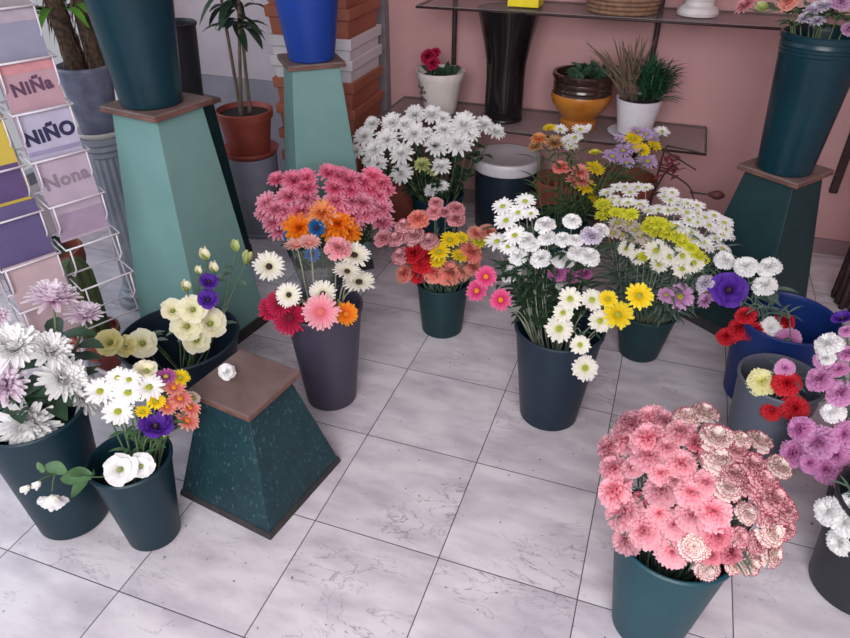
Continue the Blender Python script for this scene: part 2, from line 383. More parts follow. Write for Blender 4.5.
def pompon_mesh(seed, rings, Wd=.17, incurve=25, flat=1.0):
    g = random.Random(seed); mb = MB(); m = len(rings)
    for i, (n, L) in enumerate(rings):
        f = i/(m-1); e0 = 12+f*72; e1 = e0+(-22 if i == 0 else 6)+incurve*(1-f)*.4
        for k in range(n):
            petal(mb, 2*PI*(k+.5*(i % 2))/n+g.uniform(-.12, .12), L*g.uniform(.88, 1.07), Wd, R(e0+g.uniform(-9, 9)), R(e1+g.uniform(-14, 14)), .04, 0, 4, 2, None, .45, 0, 0, g)
    for p in range(len(mb.v)): x, y, z = mb.v[p]; mb.v[p] = (x, y, (z-.2)*flat)
    return mb.mesh('chrysanthemum_bloom')
def lisianthus_mesh(seed, openness=0):
    g = random.Random(seed); mb = MB()
    sh = lambda s: .35+.65*math.sin(PI*min(1, .05+.62*s))
    for n, e0, e1, L, Wd, zz in ((6, 62-openness, 2-openness*.4, 1.12, 1.05, 0), (5, 74-openness, 30, .86, .86, .02)):
        a0 = g.random()*6
        for k in range(n): petal(mb, a0+2*PI*k/n+g.uniform(-.1, .1), L*g.uniform(.92, 1.05), Wd, R(e0), R(e1+g.uniform(-12, 12)), .08, zz, 6, 6, sh, .12, .06, .012, g, 0, .1)
    for p in range(len(mb.v)): x, y, z = mb.v[p]; mb.v[p] = (x, y, z-.45)
    return mb.mesh('lisianthus_bloom')
def bud_mesh(seed):
    g = random.Random(seed); mb = MB()
    sh = lambda s: math.sin(PI*min(1, .12+.72*s))
    for k in range(7): petal(mb, k*2.1, 1.7, 1.15-.05*k, R(55+4*k), R(108-2*k), .12, -.8, 6, 4, sh, .25, .02, 0, g, 0, .25)
    mb.ball((0, 0, -.2), .42, 10, 6, 1.3)
    return mb.mesh('flower_bud')
ME = {
 'carnation': [carnation_mesh(s) for s in range(4)],
 'daisy': [daisy_mesh(s+10, 14, 2, .27, -6) for s in range(3)],
 'gerbera': [daisy_mesh(s+20, 21, 2, .19, 0) for s in range(2)],
 'bigmum': [pompon_mesh(s+30, [(22, 1.0), (22, .97), (21, .92), (20, .85), (17, .77), (14, .69), (11, .6), (8, .52)], .24, 40, .85) for s in range(3)],
 'mum': [pompon_mesh(s+40, [(17, 1.0), (17, .95), (15, .84), (13, .72), (10, .6), (7, .5)], .30, 14, .8) for s in range(3)],
 'lisianthus': [lisianthus_mesh(s+50) for s in range(3)],
 'bud': [bud_mesh(s+60) for s in range(2)],
 'blue': [daisy_mesh(70, 9, 3, .3, 20)],
}
ME_C = center_mesh(.22, .55); ME_CG = center_mesh(.2, .5); ME_CAL = calyx_mesh(); ME_PIS = MB().ball((0, 0, -.2), .17, 8, 6, 1.6).mesh('pistil')

# petals' own colours
pm = petal_mat
PET = {
 'pink': pm('petal_pink', [(0, srgb('ea8098')), (.5, srgb('f5a3b4')), (1, srgb('fbc8d2'))], jit=.2, trans=.45),
 'rose': pm('petal_rose', [(0, srgb('b84a62')), (.8, srgb('dd7d90')), (1, srgb('eaa0ad'))]),
 'bicolour': pm('petal_bicolour', [(0, srgb('efb9b6')), (.35, srgb('fae9e4')), (.92, srgb('fbeee8')), (.965, srgb('c9697c')), (1, srgb('b04a62'))]),
 'rosybicolour': pm('petal_rosy_bicolour', [(0, srgb('e08c9c')), (.4, srgb('f0b4be')), (.9, srgb('f6d0d2')), (.96, srgb('c05570')), (1, srgb('a8405a'))]),
 'red': pm('petal_red', [(0, srgb('8e0f1e')), (.7, srgb('cf1e30')), (1, srgb('e03a48'))]),
 'crimson': pm('petal_crimson', [(0, srgb('8f0c33')), (.7, srgb('b81a48')), (1, srgb('cb2f5c'))]),
 'coral': pm('petal_coral', [(0, srgb('e8555a')), (.6, srgb('fa8a7c')), (1, srgb('fdb0a2'))]),
 'salmon': pm('petal_salmon', [(0, srgb('da6c66')), (.6, srgb('f09a8e')), (1, srgb('f7bba8'))]),
 'dusty': pm('petal_dusty_pink', [(0, srgb('cf6f80')), (.6, srgb('e593a0')), (1, srgb('f3b8bf'))]),
 'white': pm('petal_white', [(0, srgb('f0f1e6')), (.3, srgb('fbfbfa')), (1, srgb('fefefe'))], jit=.05),
 'ivory': pm('petal_ivory', [(0, srgb('d9dcae')), (.35, srgb('f3f1e2')), (1, srgb('f8f6f0'))], jit=.06),
 'mauvewhite': pm('petal_mauve_white', [(0, srgb('b79fbb')), (.6, srgb('d9cfe2')), (1, srgb('eee8f2'))]),
 'beige': pm('petal_beige', [(0, srgb('b5a48a')), (.5, srgb('d8ccc0')), (1, srgb('e6dcd6'))]),
 'yellow': pm('petal_yellow', [(0, srgb('e0b90e')), (.5, srgb('f6dc20')), (1, srgb('fbe94c'))], jit=.08),
 'lemon': pm('petal_lemon', [(0, srgb('e8e04c')), (.5, srgb('f4f08c')), (1, srgb('fbf8cf'))]),
 'limeyellow': pm('petal_lime_yellow', [(0, srgb('b9c414')), (.6, srgb('dfdf3a')), (1, srgb('eeea62'))]),
 'cream': pm('petal_cream', [(0, srgb('9aa45a')), (.22, srgb('eae9ac')), (.55, srgb('faf6d2')), (1, srgb('fcf9e4'))], jit=.05),
 'creamyellow': pm('petal_cream_yellow', [(0, srgb('b2b050')), (.4, srgb('e4dc8e')), (1, srgb('efe8b0'))], jit=.05),
 'green': pm('petal_greenish', [(0, srgb('98ab58')), (1, srgb('d6dc9c'))]),
 'orange': pm('petal_orange', [(0, srgb('e8640a')), (.6, srgb('f78f1c')), (1, srgb('fbaa3c'))], jit=.08),
 'paleorange': pm('petal_pale_orange', [(0, srgb('ea7f34')), (.6, srgb('f6a560')), (1, srgb('fac08a'))]),
 'tan': pm('petal_tan', [(0, srgb('a8683a')), (.6, srgb('c99664')), (1, srgb('dab58c'))]),
 'mumpink': pm('petal_chrysanthemum_pink', [(0, srgb('e25088')), (.5, srgb('f47fa6')), (1, srgb('faa3be'))]),
 'mumpale': pm('petal_chrysanthemum_pale', [(0, srgb('e0608c')), (.5, srgb('f594b4')), (1, srgb('fbbdd0'))]),
 'hotpink': pm('petal_hot_pink', [(0, srgb('c81e62')), (.5, srgb('e44f88')), (1, srgb('ef7aa6'))]),
 'gerberapink': pm('petal_gerbera_pink', [(0, srgb('ec7a92')), (.5, srgb('f7a5b4')), (1, srgb('fac2cb'))]),
 'lilac': pm('petal_lilac', [(0, srgb('a98ac4')), (.5, srgb('ccb0de')), (1, srgb('dfcbea'))]),
 'pinklilac': pm('petal_pink_lilac', [(0, srgb('b46fb0')), (.5, srgb('d49acd')), (1, srgb('e6bce0'))]),
 'magenta': pm('petal_magenta', [(0, srgb('8d2f78')), (.6, srgb('b85ca0')), (1, srgb('cd82b8'))]),
 'orchid': pm('petal_orchid', [(0, srgb('a8479c')), (.5, srgb('de82c6')), (1, srgb('efb0de'))]),
 'orchidpale': pm('petal_orchid_pale', [(0, srgb('b4559f')), (.5, srgb('de8ccb')), (1, srgb('efb8e2'))]),
 'purple': pm('petal_purple', [(0, srgb('2c1054')), (.3, srgb('4a2390')), (1, srgb('6a3cb4'))]),
 'paleilac': pm('petal_lilac_white', [(0, srgb('c988b4')), (.35, srgb('e9cfe2')), (1, srgb('f5ecf4'))], jit=.05),
 'blue': pm('petal_dyed_blue', [(0, srgb('1b4f96')), (.6, srgb('2f78c2')), (1, srgb('4f97d8'))]),
 'palesalmon': pm('petal_pale_salmon', [(0, srgb('d98a86')), (.6, srgb('eeb4ac')), (1, srgb('f4d0c8'))]),
 'redpink': pm('petal_red_pink', [(0, srgb('b3223f')), (1, srgb('dc5468'))]),
}
WORD = dict(pink='pale pink', rose='deep rose', bicolour='white red-edged', rosybicolour='rosy red-edged', red='bright red', crimson='crimson', coral='coral', salmon='salmon', dusty='dusty pink',
 white='white', ivory='ivory white', mauvewhite='mauve white', beige='faded beige', yellow='yellow', lemon='lemon yellow', limeyellow='lime yellow', cream='cream', creamyellow='yellowish cream', green='greenish',
 orange='orange', paleorange='pale orange', tan='tan', mumpink='bright pink', mumpale='light pink', hotpink='hot pink', gerberapink='soft pink', lilac='lilac', pinklilac='pinkish lilac', magenta='magenta',
 orchid='orchid purple', orchidpale='light orchid', purple='violet', paleilac='lilac white', blue='dyed blue', palesalmon='pale salmon', redpink='reddish pink')
C_y = mat('disc_yellow_green', srgb('b5b53a'), .8, srgb('8f9a2c'), 60)
C_o = mat('disc_orange', srgb('e39a2c'), .8, srgb('c97a20'), 60)
C_k = mat('disc_black', srgb('2a1d20'), .8, srgb('4a2f2a'), 60)
C_g = mat('disc_green', srgb('8d9a4a'), .8, srgb('6f7c38'), 60)
C_p = mat('disc_pink', srgb('e58a7a'), .8, srgb('c9665f'), 60)
C_m = mat('disc_maroon', srgb('5a0c22'), .8, srgb('7a1230'), 60)
G_st = mat('stem_green', srgb('5f7350'), .6, srgb('4d6242'), 30)
G_st2 = mat('stem_grey_green', srgb('8b9480'), .6, srgb('6f7a66'), 30)
G_dk = mat('leaf_dark_green', srgb('2f4a34'), .55, srgb('243c2a'), 30)
G_md = mat('leaf_mid_green', srgb('4a6a44'), .55, srgb('3a5838'), 30)
G_gr = mat('leaf_grey_green', srgb('5f7568'), .6, srgb('4d6358'), 30)

# ================================================================ PLANTING THE CUT FLOWERS
def leaf_blade(mb, p, d, up, L, Wd, droop=.5, nl=4):
    d = np.array(d, float); d /= np.linalg.norm(d)+1e-9; s = np.cross(d, up); s /= np.linalg.norm(s)+1e-9; n = np.cross(s, d)
    vs = []; q = np.array(p, float)
    for i in range(nl+1):
        f = i/nl; w = Wd*math.sin(PI*min(1, .08+.9*f))**.8*.5
        c = q + d*L*f - np.array([0, 0, 1])*droop*L*f*f
        vs += [c-s*w+n*w*.35, c, c+s*w+n*w*.35]
    mb.add(vs, [(i*3+j, i*3+j+1, i*3+j+4, i*3+j+3) for i in range(nl) for j in range(2)])
KIND = {'carnation': ('carnation', 'carnation'), 'daisy': ('daisy', 'daisy'), 'gerbera': ('gerbera', 'gerbera'), 'bigmum': ('chrysanthemum', 'large chrysanthemum'), 'mum': ('chrysanthemum', 'chrysanthemum'),
        'lisianthus': ('lisianthus', 'lisianthus'), 'bud': ('flower_bud', 'bud'), 'blue': ('daisy', 'spiky daisy')}
CATEGORY = {'flower_bud': 'flower bud'}
FLOW = []
rg = random.Random(11)
def head_matrix(pos, dr, r, spin):
    q = Vector(dr).to_track_quat('Z', 'Y').to_matrix() @ Matrix.Rotation(spin, 3, 'Z')
    return Matrix.Translation(Vector(pos)) @ (q.to_4x4()) @ Matrix.Scale(r, 4)
def flower(bk, phrase, kind, colr, px, py, rpx, pos, dr, disc=None, stem_m=None, leaf=(3, .07, .012), leaf_m=None, stem_r=.0024, note=None, root_dir=None, big=1.0):
    nm, kw = KIND[kind]; b = BK[bk]
    pos = np.array(pos, float); dr = np.array(dr, float); dr /= np.linalg.norm(dr)
    r = rpx/FPX*depth(pos)*big
    base = np.array([b['c'][0], b['c'][1], b['z']])
    out = pos[:2]-b['c']; D = np.linalg.norm(out)+1e-6; od = out/D
    zr = b['z']+b['h']
    ra = b['rb']*.55*math.sqrt(rg.random()); aa = rg.random()*6.28
    root = np.array([b['c'][0]+ra*math.cos(aa)-od[0]*b['rb']*.2, b['c'][1]+ra*math.sin(aa)-od[1]*b['rb']*.2, b['z']+.016])
    k = min(b['rr']*.80, D*.55)
    rim = np.array([b['c'][0]+od[0]*k+rg.uniform(-.012, .012), b['c'][1]+od[1]*k+rg.uniform(-.012, .012), zr+.012])
    neck = pos-dr*r*(.95 if kind in ('carnation', 'bud') else .35)
    pts = [root, rim]
    if pos[2] < zr+.07 and D > b['rr']*.8:
        mid = np.array([b['c'][0]+od[0]*(k+(D-k)*.5), b['c'][1]+od[1]*(k+(D-k)*.5), max(zr+.035, (zr+pos[2])/2+.03)]); pts.append(mid)
    elif np.linalg.norm(neck-rim) > .12: pts.append(neck*.75+rim*.25 - dr*r*.3 + np.array([0, 0, .006]))
    pts.append(neck)
    path = spline(pts, 5); path.append(pos-dr*r*.1)
    rt = thing(nm, '-', CATEGORY.get(nm, nm), root)
    mb = MB().tube([p-root for p in path], stem_r*1.15, 5, stem_r*.9)
    build('stem', mb, stem_m or G_st, rt)
    n, L, Wd = leaf
    if n:
        lm = MB(); m = len(path)
        for i in range(n):
            p = path[int(m*((.2+.25*rg.random()) if kind == 'lisianthus' else (.35+.38*rg.random())))-1] if m > 4 else path[1]
            if p[2] < zr: p = path[min(m-2, 6)]
            a = rg.random()*6.28
            leaf_blade(lm, p-root, (math.cos(a), math.sin(a), .5), (0, 0, 1), L*rg.uniform(.7, 1.2), Wd, .35)
        build('leaves', lm, leaf_m or G_md, rt)
    Mh = head_matrix(pos-root, dr, r, rg.random()*6.28)
    me = rg.choice(ME[kind])
    hd = link('petals' if kind in ('daisy', 'gerbera', 'blue') else 'bloom', me, PET[colr], rt, M=Mh)
    if kind in ('daisy', 'gerbera', 'blue'): link('center', ME_C if kind != 'gerbera' else ME_CG, disc or C_y, rt, M=Mh)
    elif kind in ('carnation', 'bud'): link('calyx', ME_CAL, G_gr, rt, M=Mh)
    elif kind == 'lisianthus': link('pistil', ME_PIS, disc or (C_k if colr == 'purple' else C_g), rt, M=Mh)
    FLOW.append(dict(o=rt, bk=bk, phrase=phrase, kind=kind, word=(note or WORD[colr]), kw=kw, x=px, y=py))
    return rt
def bunch(bk, phrase, items, off=0.0, tilt=.7, bulge=.05, wr=1.0, wc=.5, wu=.5, zc=-.05, anchor=None, **kw):
    """items: (kind, colour, [(px, py, r), ...], options) ; heads lie on a leaning dome over the bucket"""
    b = BK[bk]; allp = [p for it in items for p in it[2]]
    xs = [p[0] for p in allp]; ys = [p[1] for p in allp]
    cx, cy = (min(xs)+max(xs))/2, (min(ys)+max(ys))/2
    rx, ry = max(12, (max(xs)-min(xs))/2*1.05), max(12, (max(ys)-min(ys))/2*1.05)
    hd = -np.array([b['c'][0], b['c'][1], 0]); hd /= np.linalg.norm(hd)
    A0 = np.array([b['c'][0], b['c'][1], 0]) + hd*off
    d = ray(*(anchor or (cx, cy))); A = CAM + ((A0-CAM) @ hd)/(d @ hd)*d
    vd = -d/np.linalg.norm(d); n = tilt*vd+(1-tilt)*hd; n /= np.linalg.norm(n)
    core = np.array([b['c'][0], b['c'][1], b['z']+b['h']+zc])
    for it in items:
        kind, colr, pts = it[:3]; op = dict(kw); op.update(it[3] if len(it) > 3 else {})
        wr_, wc_, wu_ = op.pop('w', (wr, wc, wu)); dz = op.pop('dz', 0); face = op.pop('face', None)
        for p in pts:
            px, py, rp = p[:3]; d = ray(px, py); rho = min(1, ((px-cx)/rx)**2+((py-cy)/ry)**2)
            q = A+n*(bulge*math.sqrt(1-rho))+ n*(dz+(p[3] if len(p) > 3 else 0)+rg.uniform(-.008, .008))
            pos = CAM+((q-CAM) @ n)/(d @ n)*d
            rd = pos-core; rd /= np.linalg.norm(rd); tcm = CAM-pos; tcm /= np.linalg.norm(tcm)
            dr = wr_*rd+wc_*tcm+np.array([0, 0, wu_])+np.array([rg.uniform(-.18, .18) for _ in range(3)])
            if face is not None: dr = np.array(face, float)
            flower(bk, phrase, kind, colr, px, py, rp, pos, dr, **op)

# --- front bucket of carnations
CL = dict(leaf=(4, .08, .008), leaf_m=G_gr, stem_m=G_gr)
bunch('front', 'front teal bucket', [
 ('carnation', 'pink', [(633,423,19),(651,418,17),(664,420,14),(626,439,19),(610,447,16),(649,438,20),(649,455,19),(667,447,12),(613,467,15),(633,466,12),(614,490,19),(681,463,17),(661,473,13),(662,490,19),(674,479,15),(690,492,16),(681,431,16),(705,482,14),(623,513,20),(626,539,17),(644,529,20),(659,513,13),(674,524,16),(672,551,18),(692,515,17),(713,511,20),(700,524,14)]),
 ('carnation', 'rose', [(638,501,11,-.05),(717,534,17),(711,554,12),(731,552,13),(697,443,12)]),
 ('carnation', 'bicolour', [(687,417,14),(705,413,14),(717,438,18),(718,458,18),(727,487,16),(741,440,11),(759,441,14),(779,467,14),(747,513,12),(771,531,17),(771,553,15),(750,563,14),(734,566,10),(707,568,14),(694,546,17)]),
 ('carnation', 'rosybicolour', [(737,452,12),(751,464,16),(762,481,18),(734,473,14),(772,497,19),(749,486,14),(763,499,12),(782,508,17),(769,518,13),(785,527,13),(740,537,11),(757,543,12),(697,452,10,-.03)]),
], bulge=.075, tilt=.9, wr=1.2, wc=.35, wu=.2, zc=.0, anchor=(690, 505), big=1.03, **CL)

# --- big white chrysanthemums, lower left
MLF = dict(leaf=(5, .11, .05), leaf_m=G_dk, stem_r=.0035)
bunch('left', 'large left teal bucket', [
 ('bigmum', 'paleilac', [(53,297,24),(84,314,18)], dict(w=(.6, .3, 1.0))),
 ('bigmum', 'paleilac', [(3,384,23),(-5,317,13)], dict(w=(.6, .9, .3))),
 ('bigmum', 'white', [(13,346,27),(50,350,22),(64,378,24),(84,396,20),(27,425,28)], dict(w=(.9, .6, .4))),
], bulge=.06, tilt=.6, zc=.05, off=.0, big=1.1, **MLF)

# --- small teal bucket: daisies, violet lisianthus
DL = dict(leaf=(2, .06, .014), leaf_m=G_md)
bunch('small', 'small left teal bucket', [
 ('daisy', 'white', [(100,392,16),(128,393,16),(149,388,16),(118,412,16),(118,378,13),(129,380,12)], dict(w=(.4, .9, .6))),
 ('daisy', 'yellow', [(180,378,11),(156,402,10),(143,412,9)], dict(w=(.7, .4, .5))),
 ('daisy', 'salmon', [(174,388,12),(180,399,13),(190,408,12),(187,421,13),(167,407,11)], dict(w=(.9, .5, .4), disc=C_o)),
 ('daisy', 'magenta', [(166,377,11)], dict(w=(.9, .3, .6), note='mauve pink')),
 ('daisy', 'beige', [(193,398,8)], dict(note='pale peach')),
 ('lisianthus', 'purple', [(156,424,17)], dict(w=(.5, .3, .9))),
 ('bud', 'cream', [(165,434,6)], dict(w=(0, .3, 1), dz=.02)),
 ('lisianthus', 'cream', [(146,369,12)], dict(w=(.3, .2, 1))),
], bulge=.04, tilt=.5, zc=-.02, **DL)
bunch('small', 'small left teal bucket', [
 ('lisianthus', 'white', [(120,469,16),(141,466,13)], dict(w=(.3, 1, .4))),
], off=.085, tilt=.2, bulge=0, **DL)

# --- cream lisianthus
bunch('cream', 'wide navy bucket', [
 ('lisianthus', 'creamyellow', [(109,342,14),(126,346,11)], dict(w=(.3, 1, .4))),
 ('lisianthus', 'cream', [(142,343,15),(173,310,12),(193,309,14),(187,326,15),(211,323,15),(197,340,14)], dict(w=(.2, 1, .2))),
 ('bud', 'cream', [(186,286,8),(214,267,8),(205,254,9),(199,270,6)], dict(w=(.2, 0, 1))),
 ('bud', 'green', [(236,246,8),(247,258,9)], dict(w=(.4, 0, 1), leaf=(4, .07, .025))),
 ('lisianthus', 'purple', [(209,281,9),(208,299,10)], dict(w=(.4, .7, .3))),
], tilt=.35, bulge=.03, off=.06, leaf=(2, .06, .022), leaf_m=G_gr)

# --- gerberas
GL = dict(leaf=(0, 0, 0), stem_m=G_st2, stem_r=.003)
bunch('gerbera', 'grey gerbera bucket', [
 ('gerbera', 'ivory', [(269,267,17),(289,295,14),(323,294,15,-.05)], dict(w=(.2, 1, .3), disc=C_k, note='white')),
 ('gerbera', 'ivory', [(354,256,18),(347,272,15),(359,283,18)], dict(w=(.3, .4, 1.0), disc=C_k, note='white tilted')),
 ('gerbera', 'gerberapink', [(321,312,20,.05)], dict(w=(.1, 1, .2), disc=C_p)),
 ('gerbera', 'crimson', [(271,309,14),(290,318,19,.03),(280,303,15)], dict(w=(.3, 1, .2), disc=C_m)),
 ('gerbera', 'orange', [(346,314,13,.04)], dict(w=(.3, 1, .2), disc=C_o)),
 ('gerbera', 'palesalmon', [(297,246,14),(310,243,12)], dict(w=(.2, .1, 1.0), disc=C_p)),
 ('carnation', 'dusty', [(338,248,14)], dict(w=(.2, .5, .8), note='mauve pink')),
], tilt=.25, bulge=.06, off=.04, zc=-.05, **GL)

# --- pink and orange chrysanthemums
PL = dict(leaf=(4, .07, .03), leaf_m=G_dk)
bunch('pink', 'pink chrysanthemum bucket', [
 ('mum', 'mumpink', [(277,179,10),(294,179,12),(306,177,11),(306,187,12),(329,172,11),(340,174,10),(349,179,12),(335,187,12),(351,189,11),(363,181,11),(373,175,11),(381,181,11),(370,187,11),(386,189,10),(301,210,12)]),
 ('mum', 'mumpale', [(289,195,14),(307,197,12),(267,202,12),(264,212,10),(275,208,11),(283,210,11),(273,221,12),(287,219,12),(279,230,11),(336,200,13),(352,199,12),(363,201,13),(379,194,11),(382,207,12),(348,206,10),(354,214,13),(366,213,12),(382,221,13),(341,207,10),(374,211,11),(356,222,10)]),
 ('mum', 'paleorange', [(322,212,15)], dict(w=(.3, .8, .6), dz=.03)),
 ('mum', 'orange', [(299,227,16),(338,222,15),(347,231,14),(333,230,12)], dict(w=(.3, .9, .4), dz=.035)),
 ('blue', 'blue', [(317,228,10),(312,254,9),(288,236,6)], dict(w=(.2, 1, .3), dz=.05, disc=C_k)),
], tilt=.6, bulge=.07, off=.02, wr=.9, wc=.6, wu=.6, big=1.1, **PL)

# --- coral carnations in the middle
bunch('mid', 'blackish middle bucket', [
 ('carnation', 'coral', [(418,219,12),(405,273,11),(434,272,13),(450,273,14),(471,252,13)]),
 ('carnation', 'salmon', [(473,267,11),(476,234,10),(488,232,10),(461,272,10)]),
 ('carnation', 'dusty', [(436,203,8),(434,212,9),(456,209,10),(456,219,10),(445,212,7),(384,238,11)]),
 ('carnation', 'rosybicolour', [(404,226,10),(414,236,12),(396,239,10),(429,241,11),(401,256,11)], dict(note='pink marbled')),
 ('carnation', 'red', [(414,253,12),(422,262,13),(419,273,12),(427,257,11)]),
 ('daisy', 'yellow', [(450,240,11),(439,252,12),(438,261,9),(460,256,10),(462,238,8)], dict(dz=.02)),
 ('daisy', 'limeyellow', [(479,241,10)], dict(dz=.02)),
], tilt=.65, bulge=.05, off=0, wr=1, wc=.4, wu=.5, **CL)

# --- daisy bucket
DG = dict(leaf=(13, .095, .016), leaf_m=G_dk, stem_m=G_st2, stem_r=.0018)
bunch('daisy', 'slate daisy bucket', [
 ('daisy', 'white', [(503,207,12),(525,202,12),(518,213,11),(531,214,9),(506,221,13),(515,236,13),(497,242,13),(508,247,10)], dict(w=(.5, .6, .5))),
 ('carnation', 'white', [(545,225,11),(547,238,10),(572,221,10),(563,239,9),(575,240,8),(563,260,12),(541,258,11),(577,253,10),(588,256,12),(511,273,11),(601,230,9),(526,240,10),(518,256,10),(532,245,9),(564,284,9)]),
 ('carnation', 'mauvewhite', [(591,236,12)]),
 ('carnation', 'magenta', [(557,273,10),(571,276,10),(584,273,9)]),
], tilt=.35, bulge=.05, off=-.04, zc=-.05, **DG)
bunch('daisy', 'slate daisy bucket', [
 ('daisy', 'ivory', [(570,299,13),(563,313,11),(592,300,12),(559,329,15),(580,345,11),(585,368,14),(600,321,13)], dict(w=(.3, 1, .2), note='drooping white')),
 ('daisy', 'yellow', [(639,296,15),(618,315,16),(608,299,10)], dict(w=(.4, .9, .3))),
], tilt=.1, bulge=.02, off=.13, **dict(DG, leaf=(1, .05, .012)))
bunch('daisy', 'slate daisy bucket', [
 ('daisy', 'hotpink', [(486,277,12),(477,291,12),(501,300,12)], dict(w=(.4, .9, .2), disc=C_o)),
], tilt=.1, bulge=.0, off=.08, **dict(DG, leaf=(1, .04, .012)))

# --- leaning mass of sprays
SG = dict(leaf=(9, .11, .013), leaf_m=G_gr, stem_m=G_st2, stem_r=.0017)
bunch('spray', 'spray bucket', [
 ('daisy', 'white', [(607,193,9),(618,188,9),(625,187,8),(630,193,9),(638,188,10),(646,188,8),(613,199,8),(620,203,10),(628,203,9),(640,205,10),(649,211,9),(659,210,10),(668,211,9),(676,210,9),(666,192,8),(664,197,8),(672,193,8),(671,201,10),(679,202,9),(687,204,9),(697,206,9),(687,213,10),(697,214,9),(689,221,10),(682,228,10),(676,226,9),(697,223,9),(705,218,10),(714,216,9),(709,226,10),(715,229,10),(724,223,10),(725,230,9),(722,235,10),(728,236,8),(715,239,8),(694,239,11),(703,243,11),(707,248,9),(691,233,9),(722,249,10)], dict(w=(.7, .25, .7))),
 ('daisy', 'limeyellow', [(603,205,10),(608,211,10),(603,216,9),(616,213,8),(623,214,9),(631,215,9),(653,223,10),(648,228,9),(659,224,10),(656,233,9),(666,233,10),(669,229,9),(676,236,10),(682,242,9),(691,248,8),(699,256,8),(694,253,8),(704,260,6)], dict(w=(.6, .4, .6), dz=.03)),
 ('daisy', 'beige', [(618,223,10),(628,224,10),(635,230,10),(613,233,9),(623,235,9),(640,236,10),(648,243,9),(630,240,9)], dict(w=(.6, .5, .5), dz=.02)),
 ('daisy', 'ivory', [(656,251,13),(682,256,12),(694,263,11),(682,269,11),(659,265,10),(670,257,11),(638,257,9),(626,249,9)], dict(w=(.3, 1, .2), dz=.05, note='open-faced white')),
 ('daisy', 'limeyellow', [(644,257,7)], dict(dz=.07, note='small lime yellow')),
 ('carnation', 'white', [(725,260,11)], dict(dz=.05)),
 ('daisy', 'pinklilac', [(666,295,9),(680,297,15)], dict(w=(.3, .9, .2), dz=.06)),
 ('daisy', 'paleilac', [(707,292,10)], dict(w=(.4, .8, .3), dz=.04)),
], tilt=.45, bulge=.05, off=-.02, zc=-.1, **SG)

# --- mixed daisies at the back
bunch('back', 'back daisy bucket', [
 ('daisy', 'yellow', [(549,128,7),(633,139,10),(642,150,9),(654,146,9),(595,169,11),(585,187,12),(594,199,8)]),
 ('lisianthus', 'limeyellow', [(595,152,6)], dict(w=(.1, 0, 1))),
 ('daisy', 'white', [(560,130,9),(580,130,9),(569,141,10),(575,138,9),(571,147,8),(662,132,9)], dict(w=(.6, .3, .8))),
 ('bud', 'white', [(589,128,5)]),
 ('mum', 'paleorange', [(539,138,9)]),
 ('mum', 'tan', [(555,142,10),(535,146,8)]),
 ('carnation', 'coral', [(561,167,9)], dict(w=(.3, .2, 1))),
 ('mum', 'salmon', [(580,171,10),(575,180,9),(582,180,9)]),
 ('daisy', 'lilac', [(612,157,11),(623,151,10),(633,148,9),(627,163,9),(647,162,12),(637,132,9),(646,134,9),(652,138,8),(620,139,7)], dict(w=(.7, .4, .7))),
], tilt=.35, bulge=.04, off=.0, zc=-.1, **dict(SG, stem_m=G_st, leaf=(7, .13, .012), leaf_m=G_md))

# --- blue bucket and its neighbours
bunch('blue', 'wide blue bucket', [
 ('carnation', 'white', [(746,266,12),(769,267,12),(765,285,12)], dict(w=(.4, .6, .6), leaf=(4, .09, .03), note='tall white')),
 ('lisianthus', 'purple', [(729,289,18)], dict(w=(.2, 1, .3))),
 ('carnation', 'mauvewhite', [(705,283,10)]),
 ('mum', 'pinklilac', [(705,300,9)]),
 ('carnation', 'red', [(746,315,11),(740,328,13),(755,332,12),(727,336,11)], dict(w=(.6, .0, 1), dz=.03)),
 ('carnation', 'red', [(784,321,11)], dict(w=(.2, -.2, 1), note='single red')),
 ('carnation', 'white', [(771,327,11)], dict(dz=.03)),
 ('carnation', 'orchidpale', [(787,340,14)], dict(face=(-.1, .75, -.05), dz=.04)),
], tilt=.4, bulge=.02, off=.05, **CL)
bunch('redgrey', 'blue grey bucket', [
 ('carnation', 'lemon', [(762,382,15)]),
 ('carnation', 'red', [(787,383,14),(772,410,11),(795,408,14)], dict(w=(.5, .6, .4))),
 ('carnation', 'orchidpale', [(785,368,10)]),
], tilt=.5, bulge=.02, off=.10, zc=-.06, **CL)
bunch('orchid', 'rightmost charcoal bucket', [
 ('carnation', 'orchid', [(800,429,14),(793,453,15),(826,469,15),(845,434,14),(810,463,11),(836,455,13),(850,455,12),(820,379,14),(839,369,9)]),
 ('carnation', 'orchidpale', [(819,442,18),(841,393,15),(847,483,14),(848,353,10),(823,360,10),(846,331,7)]),
 ('carnation', 'white', [(828,344,14),(826,358,9),(833,412,12)]),
 ('lisianthus', 'purple', [(842,317,10)]),
], tilt=.6, bulge=.05, off=.10, zc=0, **CL)
bunch('purple', 'right charcoal bucket', [
 ('carnation', 'white', [(829,511,15),(845,522,16),(840,542,14),(851,505,13),(856,540,14)], dict(note='drooping pure white')),
], tilt=.3, bulge=.02, off=.10, **CL)
bunch('wall', 'bucket by the wall', [
 ('mum', 'dusty', [(745,4,11)]),
 ('carnation', 'salmon', [(788,1,10)]),
 ('mum', 'mauvewhite', [(815,9,11),(804,18,7),(817,20,8),(824,5,9)]),
 ('carnation', 'pinklilac', [(841,2,10),(849,29,8)]),
 ('bud', 'green', [(762,6,8)], dict(face=(-.8, -.2, .2), note='lime green')),
 ('mum', 'mumpale', [(800,-18,12),(830,-14,12),(770,-14,12)]),
], tilt=.2, bulge=.02, off=.03, leaf=(4, .09, .03), leaf_m=G_md)

